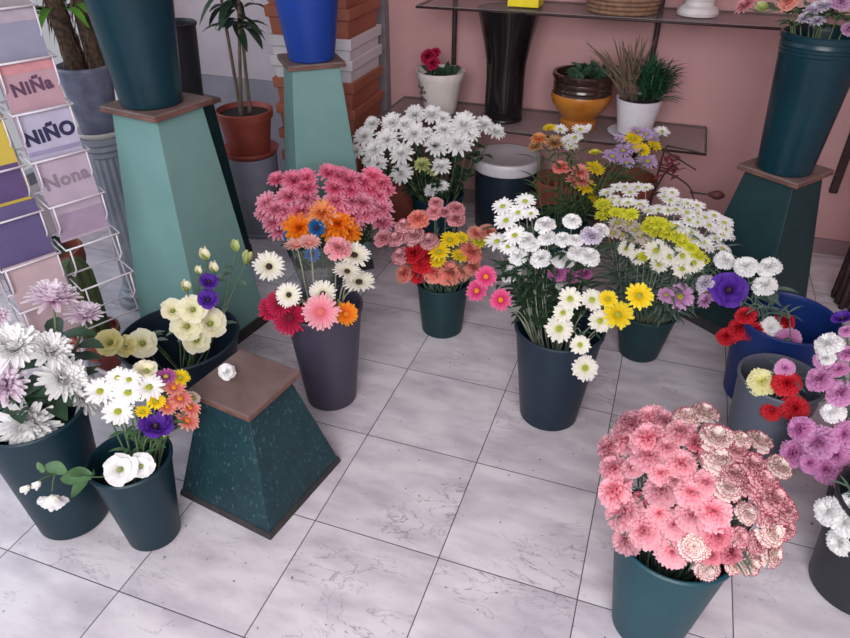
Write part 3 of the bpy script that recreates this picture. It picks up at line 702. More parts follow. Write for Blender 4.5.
# --- white chrysanthemums at the back
bunch('whitemum', 'back teal bucket', [
 ('mum', 'white', [(372,123,8),(364,136,11),(356,151,8),(392,122,11),(405,124,9),(387,139,12),(374,149,11),(369,161,7),(378,163,9),(414,133,13),(427,132,6),(401,153,12),(415,114,10),(432,114,11),(443,118,8),(444,129,10),(437,144,12),(458,142,14),(464,124,14),(471,133,9),(484,124,10),(496,131,9),(401,173,11),(441,166,10),(431,190,7),(442,186,7)], dict(w=(.5, .9, .5))),
 ('mum', 'green', [(422,164,8),(432,170,7)]),
], tilt=.5, bulge=.07, off=.02, zc=-.05, big=1.1, **dict(PL, leaf=(10, .09, .03)))

# ---------------------------------------------------------------- labels of the cut flowers: look, bucket, then place among its like
ORD = ['first', 'second', 'third', 'fourth', 'fifth', 'sixth', 'seventh', 'eighth', 'ninth', 'tenth', 'eleventh', 'twelfth', 'thirteenth']
NUM = ['', 'one', 'two', 'three', 'four', 'five', 'six', 'seven', 'eight', 'nine', 'ten']
groups = {}
for f in FLOW: groups.setdefault((f['word']+' '+f['kw'], f['bk'], f['phrase']), []).append(f)
def plural(k): return {'daisy': 'daisies', 'lisianthus': 'lisianthus', 'gerbera': 'gerberas', 'spiky daisy': 'spiky daisies'}.get(k, k+'s')
for (w, bk, ph), fs in groups.items():
    n = len(fs)
    if n > 1:
        for f in fs: f['o']['group'] = f"{f['word']} {plural(f['kw'])} in the {ph}"
    if n == 1: fs[0]['o']['label'] = f'only {w} in the {ph}'
    else:
        dx = max(f['x'] for f in fs)-min(f['x'] for f in fs); dy = max(f['y'] for f in fs)-min(f['y'] for f in fs)
        if n <= 6:
            horiz = dx >= dy; fs.sort(key=lambda f: f['x'] if horiz else f['y'])
            lo, hi = ('leftmost', 'rightmost') if horiz else ('uppermost', 'lowest')
            frm = 'from the left' if horiz else 'from the top'
            for i, f in enumerate(fs):
                f['o']['label'] = f"{w} in the {ph}, " + (lo if i == 0 else hi if i == n-1 else f'{ORD[i]} {frm}') + f' of {NUM[n]}'
        else:
            rows = max(2, round(math.sqrt(n*dy/max(dx, 1)))); rows = min(rows, (n+1)//2)
            fs.sort(key=lambda f: f['y']); k = 0
            for r_ in range(rows):
                m = n//rows+(1 if r_ < n % rows else 0); row = sorted(fs[k:k+m], key=lambda f: f['x']); k += m
                rn = 'top row' if r_ == 0 else 'bottom row' if r_ == rows-1 else f'{ORD[r_]} row down'
                for i, f in enumerate(row):
                    f['o']['label'] = f"{w} in the {ph}, {rn}, " + ('leftmost' if i == 0 else 'rightmost' if i == m-1 else f'{ORD[i]} from left')


# ================================================================ BACK WALL SHELVES AND WHAT STANDS ON THEM
M_iron = mat('brown_iron', srgb('3a2424'), .6, srgb('2b1a1b'), 30)
SH_Z, SH_Y0, SH_Y1, SH_X0, SH_X1 = .60, 3.19, 3.59, -1.40, .21
st = thing('shelf_stand', 'brown iron stand with two glass shelves against the pink wall', 'shelf', (-.5, 3.4, 0))
def loc(p, t): return np.array(p, float)-np.array(t.location)
for x in (-1.11, -.105):
    build('upright', MB().tube([loc((x, 3.575, 0), st), loc((x, 3.575, 1.9), st)], .013, 8), M_iron, st)
for z, x0, x1, y0 in ((SH_Z, SH_X0, SH_X1, SH_Y0), (1.13, -1.2, .72, 3.25)):
    fr = MB()
    for a, b in (((x0, y0), (x1, y0)), ((x0, SH_Y1), (x1, SH_Y1)), ((x0, y0), (x0, SH_Y1)), ((x1, y0), (x1, SH_Y1))):
        fr.tube([loc((a[0], a[1], z-.010), st), loc((b[0], b[1], z-.010), st)], .006, 6)
    build('shelf_frame', fr, M_iron, st)
    g = build('glass_shelf', MB().box(loc(((x0+x1)/2, (y0+SH_Y1)/2, z-.004+.0), st), (x1-x0, SH_Y1-y0, .008)), None, st, smooth=False)
    g.data.materials.append(MC.setdefault('shelf_glass', None) or MC.__setitem__('shelf_glass', glass_mat('shelf_glass', (.86, .82, .82, 1), .72, .1)) or MC['shelf_glass'])
    tag(g, 'smoked glass shelf')
def pot(label, c, z, prof, m, name='flower_pot', cat='pot', group=None, n=40, wob=None, soil=None):
    t = thing(name, label, cat, (c[0], c[1], z), group)
    build('pot', MB().lathe(prof, n, wob=wob), m, t, autosm=True)
    if soil: build('soil', MB().lathe([(0, soil[1]), (soil[0], soil[1])], 24), mat('soil', srgb('2e2522'), .95, srgb('1f1917'), 60, bump=.4), t)
    return t
def tuft(mb, c, n, L, spread, Wd, rnd, droop=.3, up=1.0):
    for i in range(n):
        a = rnd.random()*6.28; s = spread*math.sqrt(rnd.random())
        d = (math.cos(a)*s, math.sin(a)*s, up)
        leaf_blade(mb, (c[0]+rnd.uniform(-.02, .02), c[1]+rnd.uniform(-.02, .02), c[2]), d, (math.sin(a), -math.cos(a), .2), L*rnd.uniform(.6, 1.1), Wd, droop, 5)
    return mb
rd = random.Random(5)
M_cer = mat('white_ceramic', srgb('ddd6d2'), .35, srgb('cfc6c2'), 8)
# scalloped white pot with red blooms
p = atY(440, 110, 3.34); c1 = (p[0], 3.34)
t = pot('white scalloped ceramic pot with red blooms on the lower glass shelf', c1, SH_Z+.004, [(0, 0), (.075, 0), (.082, .02), (.112, .17), (.122, .185), (.124, .215), (.116, .215), (.104, .17), (0, .165)], M_cer, wob=lambda a, j: .018*math.sin(a*16) if 3 <= j <= 5 else 0, soil=(.1, .185))
spg = MB()
for k in range(14): 
    a = R(225+rd.uniform(-16, 16)); z = rd.uniform(.07, .15); r_ = .082+.03*(z-.02)/.15+.0015
    spg.ball((r_*math.cos(a), r_*math.sin(a), z), .008, 6, 4)
build('sprig_decoration', spg, mat('sprig_paint', srgb('5d5257'), .6), t)
lv = tuft(MB(), (.03, 0, .19), 30, .09, 1.2, .03, rd); tuft(lv, (-.04, 0, .19), 16, .08, 1.2, .03, rd)
build('leaves', lv, G_dk, t)
for q in ((-.055, -.03, .285, .042), (-.02, -.06, .26, .036), (-.075, .01, .27, .032), (-.04, .03, .29, .03)):
    b = build('bloom', MB(), None, t) if False else link('bloom', ME['carnation'][1], PET['crimson'], t, M=head_matrix(q[:3], (-.2, -.6, .8), q[3], 1)); tag(b, 'crimson bloom')
# tall black vase
p = atY(503, 116, 3.36)
t = pot('tall black vase with a flared mouth on the lower glass shelf', (p[0], 3.36), SH_Z+.004, [(0, 0), (.088, 0), (.096, .015), (.096, .12), (.094, .2), (.098, .28), (.115, .37), (.142, .48), (.152, .52), (.147, .52), (.135, .48), (.1, .33), (.08, .1), (0, .08)], mat('black_glaze', srgb('191719'), .18, srgb('141214'), 8, spec=.6), 'vase', 'vase')
build('foot_ring', MB().lathe([(.09, -.001), (.099, 0), (.1, .012), (.094, .016)], 40), mat('black_glaze', srgb('191719'), .18), t)
# amber pot with dark collar
p = atY(578, 122, 3.35)
t = pot('amber glazed pot with a dark brown collar and green plant on the shelf', (p[0], 3.35), SH_Z+.004, [(0, 0), (.085, 0), (.088, .03), (.078, .045), (.105, .08), (.138, .125), (.146, .155), (.142, .17), (.1, .17), (0, .16)], mat('amber_glaze', srgb('b9762a'), .25, srgb('9c5c22'), 6, spec=.6))
build('collar', MB().lathe([(.143, .165), (.135, .18), (.139, .19), (.136, .2), (.14, .212), (.137, .225), (.148, .25), (.146, .262), (.13, .262), (.12, .2)], 40), mat('brown_glaze', srgb('3b2721'), .2, srgb('2c1c18'), 8, spec=.6), t, autosm=True)
lv = MB()
for k in range(9): tuft(lv, (rd.uniform(-.04, .1), rd.uniform(-.06, .06), .24), 12, .13, 1.0, .022, rd, .5)
build('plant_leaves', lv, mat('bushy_green', srgb('35503a'), .6, srgb('25402e'), 20), t)
# white pot with grassy plant
p = atY(634, 130, 3.33); wx = p[0]
t = pot('white plastic pot of dark green grassy plant on the lower glass shelf', (wx, 3.33), SH_Z+.004, [(0, .008), (.07, .008), (.078, .014), (.104, .16), (.106, .172), (.1, .172), (.09, .15), (0, .15)], mat('white_plastic', srgb('d8d4dc'), .35, srgb('ccc8d0'), 8), soil=(.095, .16))
build('saucer', MB().lathe([(0, 0), (.105, 0), (.125, .014), (.121, .016), (.1, .006), (0, .006)], 40), mat('white_plastic', srgb('d8d4dc')), t)
lv = MB()
for k in range(420):
    a = rd.random()*6.28; el = rd.random(); cx_ = rd.uniform(.0, .15); 
    leaf_blade(lv, (cx_*.6, rd.uniform(-.05, .05), .17+rd.uniform(0, .12)), (math.cos(a)*(.4+.7*el)+.25, math.sin(a)*(.4+.5*el), 1.0-.8*el), (0, 0, 1), rd.uniform(.08, .16), .009, .25, 4)
build('green_blades', lv, mat('grass_green', srgb('2f6040'), .55, srgb('1f4a32'), 20), t)
lv = MB()
for k in range(46): leaf_blade(lv, (-.04+rd.uniform(-.04, .03), rd.uniform(-.03, .03), .16), (rd.uniform(-.75, .25), rd.uniform(-.3, .3), 1.0), (0, 1, 0), rd.uniform(.2, .42), .009, .25, 5)
b = build('brown_blades', lv, mat('dry_grass', srgb('6e5a4a'), .8, srgb('57463c'), 20), t); tag(b, 'brown dry blades')
# upper glass shelf
yx = (atY(511, 5, 3.38)[0]+atY(540, 5, 3.38)[0])/2
t = thing('gift_box', 'bright yellow box on the upper glass shelf', 'box', (yx, 3.38, 1.134))
build('box_body', MB().box((0, 0, .06), (.145, .12, .12)), mat('yellow_card', srgb('f0dc10'), .5), t, smooth=False, bevel=.003)
build('lid', MB().box((0, 0, .13), (.152, .127, .03)), mat('yellow_card', srgb('f0dc10'), .5), t, smooth=False, bevel=.003)
bx = (atY(590, 5, 3.38)[0]+atY(655, 12, 3.38)[0])/2
t = thing('wicker_basket', 'brown wicker basket on the upper glass shelf', 'basket', (bx, 3.38, 1.134))
M_wk = mat('wicker', srgb('8a6a52'), .8, srgb('6b4e3e'), 40, bump=.3)
wk = MB()
for k in range(9):
    z = .006+.018*k; r0 = .13+.004*k
    wk.tube([(r0*1.12*math.cos(2*PI*i/36)+0, r0*.9*math.sin(2*PI*i/36), z+.004*math.sin(i*PI+k*PI)) for i in range(37)], .0105, 6, cap=False)
wk.lathe([(0, .004), (.125, .004)], 24)
build('woven_side', wk, M_wk, t)
build('rim', MB().tube([(.18*math.cos(2*PI*i/36), .15*math.sin(2*PI*i/36), .172) for i in range(37)], .014, 8, cap=False), M_wk, t)
ux = (atY(682, 12, 3.4)[0]+atY(713, 14, 3.4)[0])/2
pot('white plaster urn with a stepped foot on the upper glass shelf', (ux, 3.4), 1.134, [(0, 0), (.085, 0), (.088, .012), (.08, .03), (.062, .04), (.06, .055), (.066, .065), (.05, .08), (.05, .11), (.1, .18), (.13, .3), (.14, .32), (.13, .32), (.0, .14)], mat('plaster', srgb('d6d0d2'), .6), 'urn', 'urn')
# below the shelf
tb = thing('lidded_tub', 'dark tub with a pale grey lid under the lower glass shelf', 'tub', (-.745, 3.395, 0))
build('tub_body', MB().lathe([(0, 0), (.15, 0), (.155, .01), (.168, .38), (0, .38)], 44), P_navy, tb, autosm=True)
build('lid', MB().lathe([(.165, .335), (.174, .337), (.178, .35), (.176, .372), (.182, .375), (.182, .392), (.178, .4), (.165, .402), (.155, .396), (0, .396)], 44), mat('lid_plastic', srgb('d6d2d8'), .4, srgb('cac6cc'), 6), tb, autosm=True)
M_terra = mat('terracotta', srgb('9a5344'), .75, srgb('834335'), 8, bump=.05)
def tpot(label, c, r, h, z=0, name='terracotta_pot', leaves=0):
    t = thing(name, label, 'pot', (c[0], c[1], z), 'terracotta pots')
    build('pot', MB().lathe([(0, 0), (r*.72, 0), (r*.76, .01), (r*.95, h*.84), (r*.9, h*.84), (0, h*.8)], 36), M_terra, t, autosm=True)
    build('rim', MB().lathe([(r*.9, h*.82), (r, h*.82), (r*1.03, h*.86), (r*1.03, h*.98), (r, h), (r*.93, h), (r*.9, h*.86), (0, h*.86)], 36), M_terra, t, autosm=True)
    if leaves: build('leaves', tuft(MB(), (0, 0, h*.9), leaves, .2, 1.1, .06, rd, .6), G_dk, t)
    return t
tpot('terracotta pot beside the stacked planters, behind the white chrysanthemum bucket', (-1.30, 3.30), .12, .34)
tpot('terracotta pot under the lower shelf, right of the lidded tub', (-.46, 3.42), .13, .30)
tpot('terracotta pot under the lower shelf, furthest right', (-.12, 3.40), .15, .36)

# ================================================================ STACK OF PLANTERS
M_wpl = mat('white_planter', srgb('d3ced4'), .5, srgb('c7c1c8'), 6)
M_tpl = mat('terracotta_planter', srgb('a4634e'), .65, srgb('91523f'), 4)
PL_ = ['white rectangular planter, upper of the two white ones in the stack', 'white rectangular planter, lower of the two white ones in the stack']
zs = [(.30, 't'), (.42, 't'), (.54, 't'), (.67, 't'), (.80, 't'), (.905, 'w'), (1.0, 'w'), (1.13, 't'), (1.27, 't'), (1.41, 't')]
tl = ['lowest terracotta planter of the stack, on the floor', 'terracotta planter second from the bottom of the stack', 'terracotta planter third from the bottom of the stack', 'terracotta planter second below the white planters in the stack', 'terracotta planter directly below the two white planters', 'terracotta planter directly above the two white planters', 'terracotta planter second above the white planters', 'topmost terracotta planter of the stack']
PB = [.0] + [z-.30+.012 for z, _ in zs[1:]]
for i, (z, kk) in enumerate(zs):
    m = M_wpl if kk == 'w' else M_tpl
    lab = (PL_[1] if z < .95 else PL_[0]) if kk == 'w' else tl.pop(0)
    t = thing('planter', lab, 'planter', (-1.67, 3.215, z-.30), 'stacked rectangular planters', R(2))
    a, b_ = .435, .405
    mb = MB()   # hollow tapered box
    k = .86
    o1 = [(k*a/2, k*b_/2, .0), (a/2-.012, b_/2-.012, .25)]
    def ring(x, y, z_): return [(-x, -y, z_), (x, -y, z_), (x, y, z_), (-x, y, z_)]
    V = ring(k*a/2, k*b_/2, .0)+ring(a/2-.012, b_/2-.012, .25)+ring(a/2-.018, b_/2-.018, .25)+ring(k*a/2-.006, k*b_/2-.006, .006)
    F = [(3, 2, 1, 0), (12, 13, 14, 15)]
    for q in range(4):
        q2 = (q+1) % 4
        F += [(q, q2, 4+q2, 4+q), (4+q, 4+q2, 8+q2, 8+q), (8+q, 8+q2, 12+q2, 12+q)]
    mb.add(V, F); build('body', mb, m, t, smooth=False, bevel=.004)
    V = ring(a/2-.012, b_/2-.012, .245)+ring(a/2, b_/2, .25)+ring(a/2+.002, b_/2+.002, .298)+ring(a/2-.012, b_/2-.012, .30)+ring(a/2-.018, b_/2-.018, .245)
    F = []
    for s_ in range(4):
        for q in range(4): q2 = (q+1) % 4; F.append((4*s_+q, 4*s_+q2, 4*s_+4+q2, 4*s_+4+q))
    build('rim', MB().add(V, F), m, t, smooth=False, bevel=.003)

# ================================================================ LEFT BACK: PLANTS AND STANDS
# fluted column with shaggy trunked plant
fc = (-2.12, 2.06)
t = thing('fluted_column', 'grey fluted plaster column left of the tall mint pedestal', 'column', (fc[0], fc[1], 0))
M_col = mat('silver_plaster', srgb('9ba0ac'), .45, srgb('868b98'), 10)
build('column_shaft', MB().lathe([(.068, .09), (.062, .4), (.058, .70)], 72, wob=lambda a, j: .06*math.cos(a*14)), M_col, t)
build('column_base', MB().lathe([(0, 0), (.11, 0), (.11, .03), (.09, .035), (.095, .06), (.08, .07), (.08, .09), (.06, .095)], 40), M_col, t, autosm=True)
build('capital', MB().lathe([(.055, .69), (.07, .70), (.066, .715), (.085, .73), (.08, .745), (.1, .76), (.1, .785), (0, .785)], 40), M_col, t, autosm=True)
t = thing('yucca', 'shaggy trunked plant in a blue grey pot on the fluted column', 'potted plant', (fc[0]+.02, fc[1]-.01, .786))
build('pot', MB().lathe([(0, .01), (.066, .01), (.07, .02), (.098, .25), (.1, .265), (.093, .265), (.08, .2), (0, .2)], 36, wob=lambda a, j: .01*math.sin(a*9)), mat('blue_grey_glaze', srgb('7c8095'), .4, srgb('5f6379'), 18), t)
b = build('saucer', MB().lathe([(0, 0), (.085, 0), (.1, .022), (.094, .024), (.08, .008), (0, .008)], 36), M_cer, t); tag(b, 'white saucer')
M_trunk = mat('fibre_trunk', srgb('6a5546'), .9, srgb('3c2f28'), 60, bump=.6, detail=8)
for x, y, dx in ((.0, -.03, -.06), (.045, .02, .0), (-.035, .03, -.12)):
    tr = MB().tube(spline([(x, y, .2), (x+dx*.4, y, .45), (x+dx, y, .85)], 8), .032, 10, .028)
    for k in range(70):
        f = rd.random(); a = rd.random()*6.28; q = (x+dx*f+.03*math.cos(a), y+.03*math.sin(a), .22+.6*f)
        leaf_blade(tr, q, (math.cos(a)*.3, math.sin(a)*.3, -1), (math.cos(a), math.sin(a), 0), .07, .012, 0, 2)
    build('trunk', tr, M_trunk, t)
lv = MB()
for k in range(50):
    a = rd.random()*6.28; leaf_blade(lv, (-.08+rd.uniform(-.05, .05), rd.uniform(-.04, .04), rd.uniform(.42, .9)), (math.cos(a), math.sin(a), .5), (0, 0, 1), .28, .035, .5, 5)
build('leaves', lv, mat('bright_leaf', srgb('6fa83a'), .45, srgb('4d8a2c'), 10), t)
# dark pedestal with a black bucket
pedestal('dark tapered pedestal half hidden behind the tall mint pedestal', (-2.06, 2.52), .80, .28, .19, .24, R(-12), M_dteal2, M_band)
t = bucket('blackpail', 'black bucket with a rolled rim on the dark pedestal behind the teal bucket', (-2.02, 2.5), .80, .33, .075, .098, P_dark)
# rubber plant on grey drum
gp = atD(250, 150, 3.5)
t = thing('plant_stand', 'grey round plant stand under the red potted plant', 'stand', (gp[0], gp[1], 0))
build('drum', MB().lathe([(0, 0), (.12, 0), (.122, .01), (.135, .43), (.128, .435), (0, .435)], 40), mat('grey_stand', srgb('8d8d9b'), .6, srgb('7b7b8a'), 5), t, autosm=True)
build('foot', MB().lathe([(.11, -.0), (.127, .0), (.127, .02), (.121, .024)], 40), mat('grey_stand', srgb('8d8d9b')), t)
t = thing('rubber_plant', 'red potted plant with bare stems and dark leaves by the white wall', 'potted plant', (gp[0], gp[1], .436))
M_red = mat('red_pot', srgb('9c4a3e'), .5, srgb('863c32'), 6)
build('saucer', MB().lathe([(0, 0), (.13, 0), (.15, .03), (.145, .032), (.12, .01), (0, .01)], 40), M_red, t)
build('pot', MB().lathe([(0, .012), (.1, .012), (.104, .02), (.13, .19), (.14, .19), (.143, .225), (.135, .23), (.125, .2), (0, .2)], 40), M_red, t, autosm=True)
build('soil', MB().lathe([(0, .205), (.126, .205)], 30), mat('soil', srgb('2e2522'), .95), t)
for k, (x, y, dx, dy) in enumerate(((-.02, 0, -.0, -.02), (.02, .02, .03, 0), (.0, -.03, .06, .04))):
    build('stem', MB().tube(spline([(x, y, .2), (x+dx*.3, y+dy*.4, .4), (x+dx, y+dy, .78)], 7), .010, 7, .007), mat('woody_stem', srgb('7d6a5c'), .8, srgb('5f4f45'), 20), t)
lv = MB()
for k in range(34):
    a = rd.random()*6.28; leaf_blade(lv, (rd.uniform(-.03, .07), rd.uniform(-.03, .05), rd.uniform(.55, .85)), (math.cos(a), math.sin(a), rd.uniform(-.5, .6)), (0, 0, 1), .14, .05, .5, 5)
build('leaves', lv, G_dk, t)
tpot('terracotta pot of broad dark leaves behind the wire rack', (-2.20, 1.70), .14, .42, leaves=26)
t = thing('cactus', 'olive green column cactus in a red pot behind the wire rack', 'cactus', (-1.94, 1.60, 0))
build('pot', MB().lathe([(0, 0), (.06, 0), (.064, .01), (.085, .15), (.09, .15), (.09, .17), (.08, .17), (.075, .15), (0, .15)], 36), M_red, t, autosm=True)
build('cactus_stem', MB().lathe([(0.05, .14), (.054, .3), (.052, .42), (.035, .47), (0, .485)], 60, wob=lambda a, j: .1*math.cos(a*9)), mat('olive_green', srgb('55603a'), .7, srgb('42502c'), 30), t)

# ================================================================ WIRE RACK WITH BOOKLETS
RU = np.array([.41, .91, 0]); RU /= np.linalg.norm(RU); RN = np.array([RU[1], -RU[0], 0])
RO = atD(87, 150, 2.36); RO[2] = 0
def rackpt(px, py, out=.0):
    d = ray(px, py); P0 = RO+RN*out; s = ((P0-CAM) @ RN)/(d @ RN); return CAM+s*d
def rc(u, z, out=0): return RO+RU*u+RN*out+np.array([0, 0, z])
rk = thing('wire_rack', 'white wire display rack of booklets at the left edge', 'rack', rc(-.2, 0, -.06))
RL = np.array(rk.location)
M_wire = mat('white_wire', srgb('d9d5dc'), .4)
COLS = [(-.178, .0), (-.372, -.194)]
zmid = rackpt(70, 240)[2]
STEP = .138
zD = rackpt(58, 224, .03)[2]-.05
levels = [zD-2*STEP, zD-STEP, zD, zD+STEP, zD+2*STEP, zD+3*STEP, zD+4*STEP]
SL = .20                                                          # the frame leans back
def so(z, base=.03): return base-(z-zD)*SL
zb, zt = levels[0]-.06, 1.72
fm = MB()
for u in (-.372, -.186, .0): fm.tube([rc(u, zb, so(zb, -.012))-RL, rc(u, zt, so(zt, -.012))-RL], .0035, 6)
for z in [zb]+levels+[zt]: fm.tube([rc(-.372, z, so(z, -.012))-RL, rc(0, z, so(z, -.012))-RL], .003, 6)
build('back_frame', fm, M_wire, rk)
for u0, u1 in COLS:
    for i, z in enumerate(levels):
        w = MB(); zr_ = z+.125; o1 = so(z, .052); 
        w.tube([rc(u0, zr_, so(zr_, -.01))-RL, rc(u0, zr_-.01, o1)-RL, rc(u1, zr_-.01, o1)-RL, rc(u1, zr_, so(zr_, -.01))-RL], .0034, 6)
        for u in (u0+.012, u1-.012): w.tube([rc(u, zr_-.01, o1)-RL, rc(u, z+.045, o1+.002)-RL, rc(u, z+.004, so(z, .02))-RL, rc(u, z-.004, so(z, -.01))-RL], .0028, 6)
        build('pocket', w, M_wire, rk)
build('pole', MB().tube([rc(-.2, .0, -.06)-RL, rc(-.2, zb+.1, so(zb+.1, -.03))-RL, rc(-.2, zt, so(zt, -.03))-RL], .010, 10), M_wire, rk)
for a in (0.4, 2.0, 3.6, 5.2): build('leg', MB().tube([np.array((0, 0, .12)), np.array((.16*math.cos(a), .16*math.sin(a), .008))], .008, 8), M_wire, rk)
def thicken(me, d):
    if not d: return me
    V = [tuple(v.co) for v in me.vertices]; F = [tuple(p.vertices) for p in me.polygons]; mats = list(me.materials)
    VV, FF = [], []
    for k, (dx, dy) in enumerate(((0, 0), (d, 0), (-d, 0), (0, d), (0, -d))):
        VV += [(x+dx, y+dy, z+k*.00004) for x, y, z in V]; FF += [tuple(i+k*len(V) for i in f) for f in F]
    m2 = bpy.data.meshes.new('title'); m2.from_pydata(VV, [], FF); m2.update()
    for m_ in mats: m2.materials.append(m_)
    return m2
def booklet(label, u, z, w, h, col, band=None, text=None, tcol='2a2a55', tsize=.05, lean=.08, out=.022, sub=None, tz=.6, text2=None):
    p = rc(u, z, so(z, .026))
    t = thing('booklet', label, 'booklet', p, 'booklets in the wire rack')
    ez = np.array([0, 0, 1])*math.cos(lean)-RN*math.sin(lean); en = RN*math.cos(lean)+np.array([0, 0, 1])*math.sin(lean)
    Mx = Matrix((RU, ez, en)).transposed().to_4x4()   # local x across, y up the page, z out of it
    b = build('cover', MB().box((0, h/2, 0), (w, h, .006)), mat('paper_'+col, srgb(col), .55, None, 12), t, smooth=False); b.matrix_local = Mx
    if band:
        q = build('band', MB().box((0, h*band[1], .0036), (w*.98, h*band[2], .001)), mat('print_'+band[0], srgb(band[0]), .55, None, 30), b, smooth=False)
    for tx, ty, sz, cc in [x for x in ((text, tz, tsize, tcol), (text2, tz+.17, .011, tcol)) if x[0]]:
        c = bpy.data.curves.new('title', 'FONT'); c.body = tx; c.size = sz; c.space_character = 1.1; c.extrude = .0006; c.offset = .0021 if sz > .03 else .0; c.align_x = 'CENTER'
        c.materials.append(mat('ink_'+cc, srgb(cc), .6))
        tmp = bpy.data.objects.new('tmp', c); COL.objects.link(tmp); me = bpy.data.meshes.new_from_object(tmp.evaluated_get(bpy.context.evaluated_depsgraph_get())); bpy.data.objects.remove(tmp); me = thicken(me, .0008 if sz > .055 and cc != '8b7d8c' else 0); me.name = 'title'; q = bpy.data.objects.new('title', me); COL.objects.link(q); q.parent = b; q.location = (0, h*ty, .0045); q.rotation_euler.z = R(4)
    return t
U1, U2 = -.089, -.283
booklet('mauve booklet titled Nona in grey, lowest filled pocket of the rack', U1, levels[2]-.015, .160, .27, 'b3a5b6', text='Nona', tcol='8b7d8c', tsize=.058, tz=.66, band=('a08fa6', .18, .3))
booklet('white booklet titled NiÑO in bold navy letters, in the wire rack', U1, levels[3]-.015, .160, .27, 'b4b1c8', text='NiÑO', tcol='26264f', tsize=.056, tz=.66, band=('958fb0', .54, .05))
booklet('pink booklet titled NiÑa above the navy lettered one', U1, levels[4]-.015, .160, .27, 'b5949f', text='NiÑa', tcol='5a3f58', tsize=.05, tz=.66, band=('c58a90', .93, .12))
booklet('blue grey booklet in the topmost visible pocket of the rack', U1, levels[5]-.015, .160, .27, '8d8fa6', band=('a9a0ad', .92, .14))
booklet('grey booklet half cut off at the top of the rack', U1, levels[6]-.015, .160, .27, '9a9398', band=('857f86', .3, .3))
booklet('yellow and violet booklet in the left column of the rack', U2, levels[3]+.0, .160, .27, 'c7b04a', band=('5b4a78', .25, .4))
booklet('violet booklet below the yellow one in the rack', U2, levels[1]+.02, .160, .27, '5d5480')
booklet('pale pink booklet low in the left column of the rack', U2, levels[0]-.015, .160, .27, 'bfa8ae')
booklet('dusty pink booklet in the left column beside the pink one', U2, levels[4]-.015, .160, .27, 'b996a4')
booklet('slate booklet at the top of the left column of the rack', U2, levels[5]-.015, .160, .27, '7f8098')

# ================================================================ SMALL THINGS
# bloom lying on the short pedestal
p = fl(227, 372, .43)
t = thing('fallen_bloom', 'single white bloom lying on the board of the short dark pedestal', 'flower', (p[0], p[1], .411))
link('bloom', ME['lisianthus'][0], PET['white'], t, M=head_matrix((0, 0, .02), (.5, -.3, .8), .026, 1))
link('bloom', ME['carnation'][2], PET['white'], t, M=head_matrix((.003, -.004, .022), (-.3, -.5, .8), .024, 2))
build('stem', MB().tube([(-.005, .005, .014), (-.03, .012, .006)], .002, 5), G_st, t)
# drooping white lisianthus over the rim of the small bucket
D0 = 1.49
P = [atD(128, 470, 1.50), atD(100, 477, D0), atD(76, 474, D0), atD(55, 474, D0+.01), atD(40, 472, D0+.01)]
b0 = np.array([BK['small']['c'][0], BK['small']['c'][1], .05])
t = thing('lisianthus', 'white lisianthus sprig drooping leftward out of the small teal bucket', 'lisianthus', b0)
path = spline([b0, atD(132, 462, 1.515)]+P, 6)
build('stem', MB().tube([q-b0 for q in path], .0026, 6, .0018), G_md, t)
tw = MB()
for e in ((52, 492), (37, 482), (28, 487)):
    tw.tube([q-b0 for q in spline([P[3], (P[3]+atD(*e, D0-.01))/2+np.array([0, 0, .004]), atD(*e, D0-.01)], 4)], .0016, 5)
build('twig', tw, G_md, t)
q = atD(53, 501, D0-.015)-b0; link('bloom', ME['lisianthus'][1], PET['white'], t, M=head_matrix(q, (-.1, -.35, -.75), .034, 0))
link('bloom', ME['bud'][0], PET['white'], t, M=head_matrix(q+np.array([0, 0, -.008]), (-.1, -.35, -.8), .024, 0))
for e, r_ in (((37, 485), .018), ((26, 489), .018)):
    link('bud', ME['bud'][1], PET['white'], t, M=head_matrix(atD(*e, D0-.012)-b0, (-.5, -.2, -.6), r_, 0))
lv = MB()
for e, d, L, Wd in (((92, 477), (-.9, -.3, .05), .085, .05), ((88, 482), (-.7, -.2, -.5), .075, .055), ((66, 473), (-1, .1, .1), .075, .035), ((44, 472), (-.4, .1, 1), .035, .016), ((95, 474), (.3, -.3, 1), .03, .02), ((84, 474), (-.2, -.5, .4), .04, .03)):
    leaf_blade(lv, atD(*e, D0)-b0, d, (0, -.4, 1), L, Wd, .15, 6)
build('leaves', lv, mat('leaf_lisianthus', srgb('567a52'), .5, srgb('44683f'), 20), t)
# dried branch with a seed pod
b0 = np.array([BK['back']['c'][0]+.05, BK['back']['c'][1], .05])
Db = 3.02
t = thing('dried_branch', 'dark red dried branch with a seed pod against the pink wall', 'branch', b0)
def bp_(*l): return [atD(x, y, Db)-b0 for x, y in l]
build('stem', MB().tube(spline([np.zeros(3), np.array([.08, .0, .3])]+bp_((640, 238), (652, 196), (662, 158), (667, 146)), 6), .006, 6, .004), M_iron, t)
for l in (((667, 146), (688, 150), (706, 154)), ((664, 150), (680, 160), (696, 170)), ((660, 170), (678, 178), (690, 188), (694, 202)), ((652, 196), (662, 192), (676, 206)), ((690, 192), (704, 194), (716, 195)), ((655, 190), (666, 172), (680, 163))):
    build('twig', MB().tube(spline(bp_(*l), 5), .005, 6, .003), M_iron, t)
pd = MB(); a, b_ = bp_((708, 194), (725, 196)); pd.tube([a+(b_-a)*k/6 for k in range(7)], .004, 8)
for i in range(7):
    rr = [.006, .012, .017, .021, .02, .014, .005][i]
    for j in range(8):
        v = np.array(pd.v[i*8+j]); ctr = a+(b_-a)*i/6; pd.v[i*8+j] = tuple(ctr+(v-ctr)*rr/.004)
build('seed_pod', pd, mat('red_brown', srgb('5d2f2c'), .6), t)
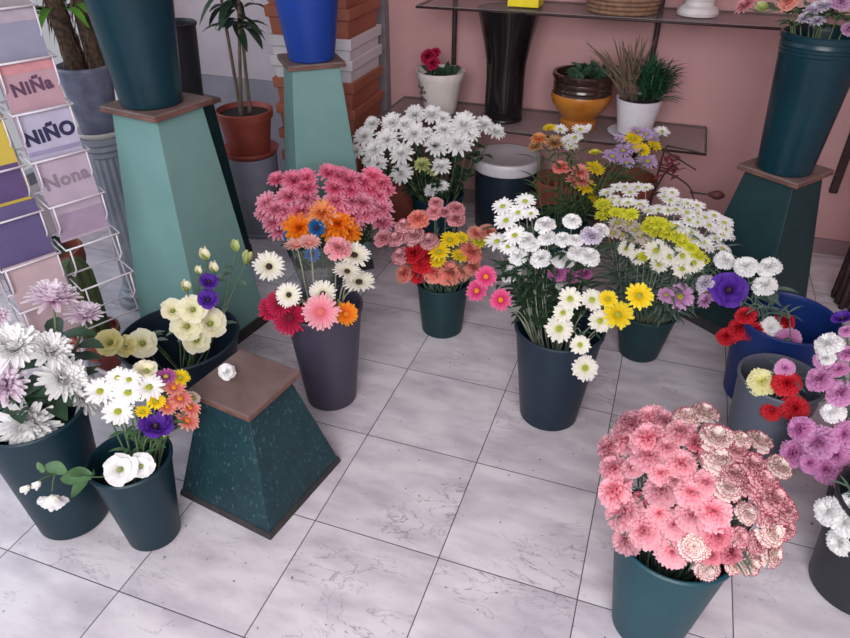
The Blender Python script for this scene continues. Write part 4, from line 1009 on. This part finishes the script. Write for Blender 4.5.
br = MB()
for k in range(26): 
    q = atD(669+rd.uniform(-11, 10), 168+rd.uniform(-8, 9), Db+rd.uniform(-.04, .04))-b0
    leaf_blade(br, q, (rd.uniform(-1, 1), rd.uniform(-1, 1), rd.uniform(-.2, 1)), (0, 0, 1), .05, .02, .2, 3)
build('dried_leaves', br, mat('dried_red', srgb('7c3238'), .8, srgb('5d2228'), 40), t)
# brown twig bundle and hanging bar at the right
t = thing('twig_bundle', 'tall bundle of dark brown twigs standing at the right edge', 'twigs', (1.02, 3.12, 0))
for k in range(44):
    a = rd.random()*6.28; r0 = .13*math.sqrt(rd.random())
    x, y = r0*math.cos(a), r0*math.sin(a)
    build('twig', MB().tube(spline([(x, y, .004), (x*1.05+rd.uniform(-.015, .015), y*1.05, .4), (x*1.25+rd.uniform(-.03, .03), y*1.2, rd.uniform(.75, 1.0))], 5), .013, 6, .007), mat('brown_twig', srgb('40292a'), .8, srgb('2d1c1d'), 30, bump=.3), t)
build('tie', MB().lathe([(.142, .38), (.147, .385), (.147, .4), (.142, .405)], 30), mat('twine', srgb('5a4438'), .9), t)
q0 = atY(831, 193, 3.585); q1 = atY(850, 150, 3.585)
t = thing('wooden_bar', 'dark wooden bar fixed upright on the pink wall at the right', 'bar', (q0[0]+.01, 3.597, q0[2]))
build('bar', MB().box((0, 0, .4), (.035, .03, .8)), mat('brown_twig', srgb('40292a')), t, smooth=False, bevel=.003)
build('bracket', MB().box((0, .012, .5), (.06, .008, .05)), M_iron, t, smooth=False)
# clear wrap round the pale gerberas
b0 = np.array([BK['gerbera']['c'][0]-.035, BK['gerbera']['c'][1]+.03, .02])
t = thing('flower_sleeve', 'clear plastic sleeve round the pale stems in the grey bucket', 'sleeve', b0)
sl = MB().lathe([(.02, 0), (.035, .30), (.055, .44), (.078, .55)], 28, wob=lambda a, j: .07*math.sin(a*5+j)+.04*math.sin(a*9))
tag(t); build('wrap', sl, glass_mat('clear_wrap', (.97, .98, 1, 1), .86, .12), t)
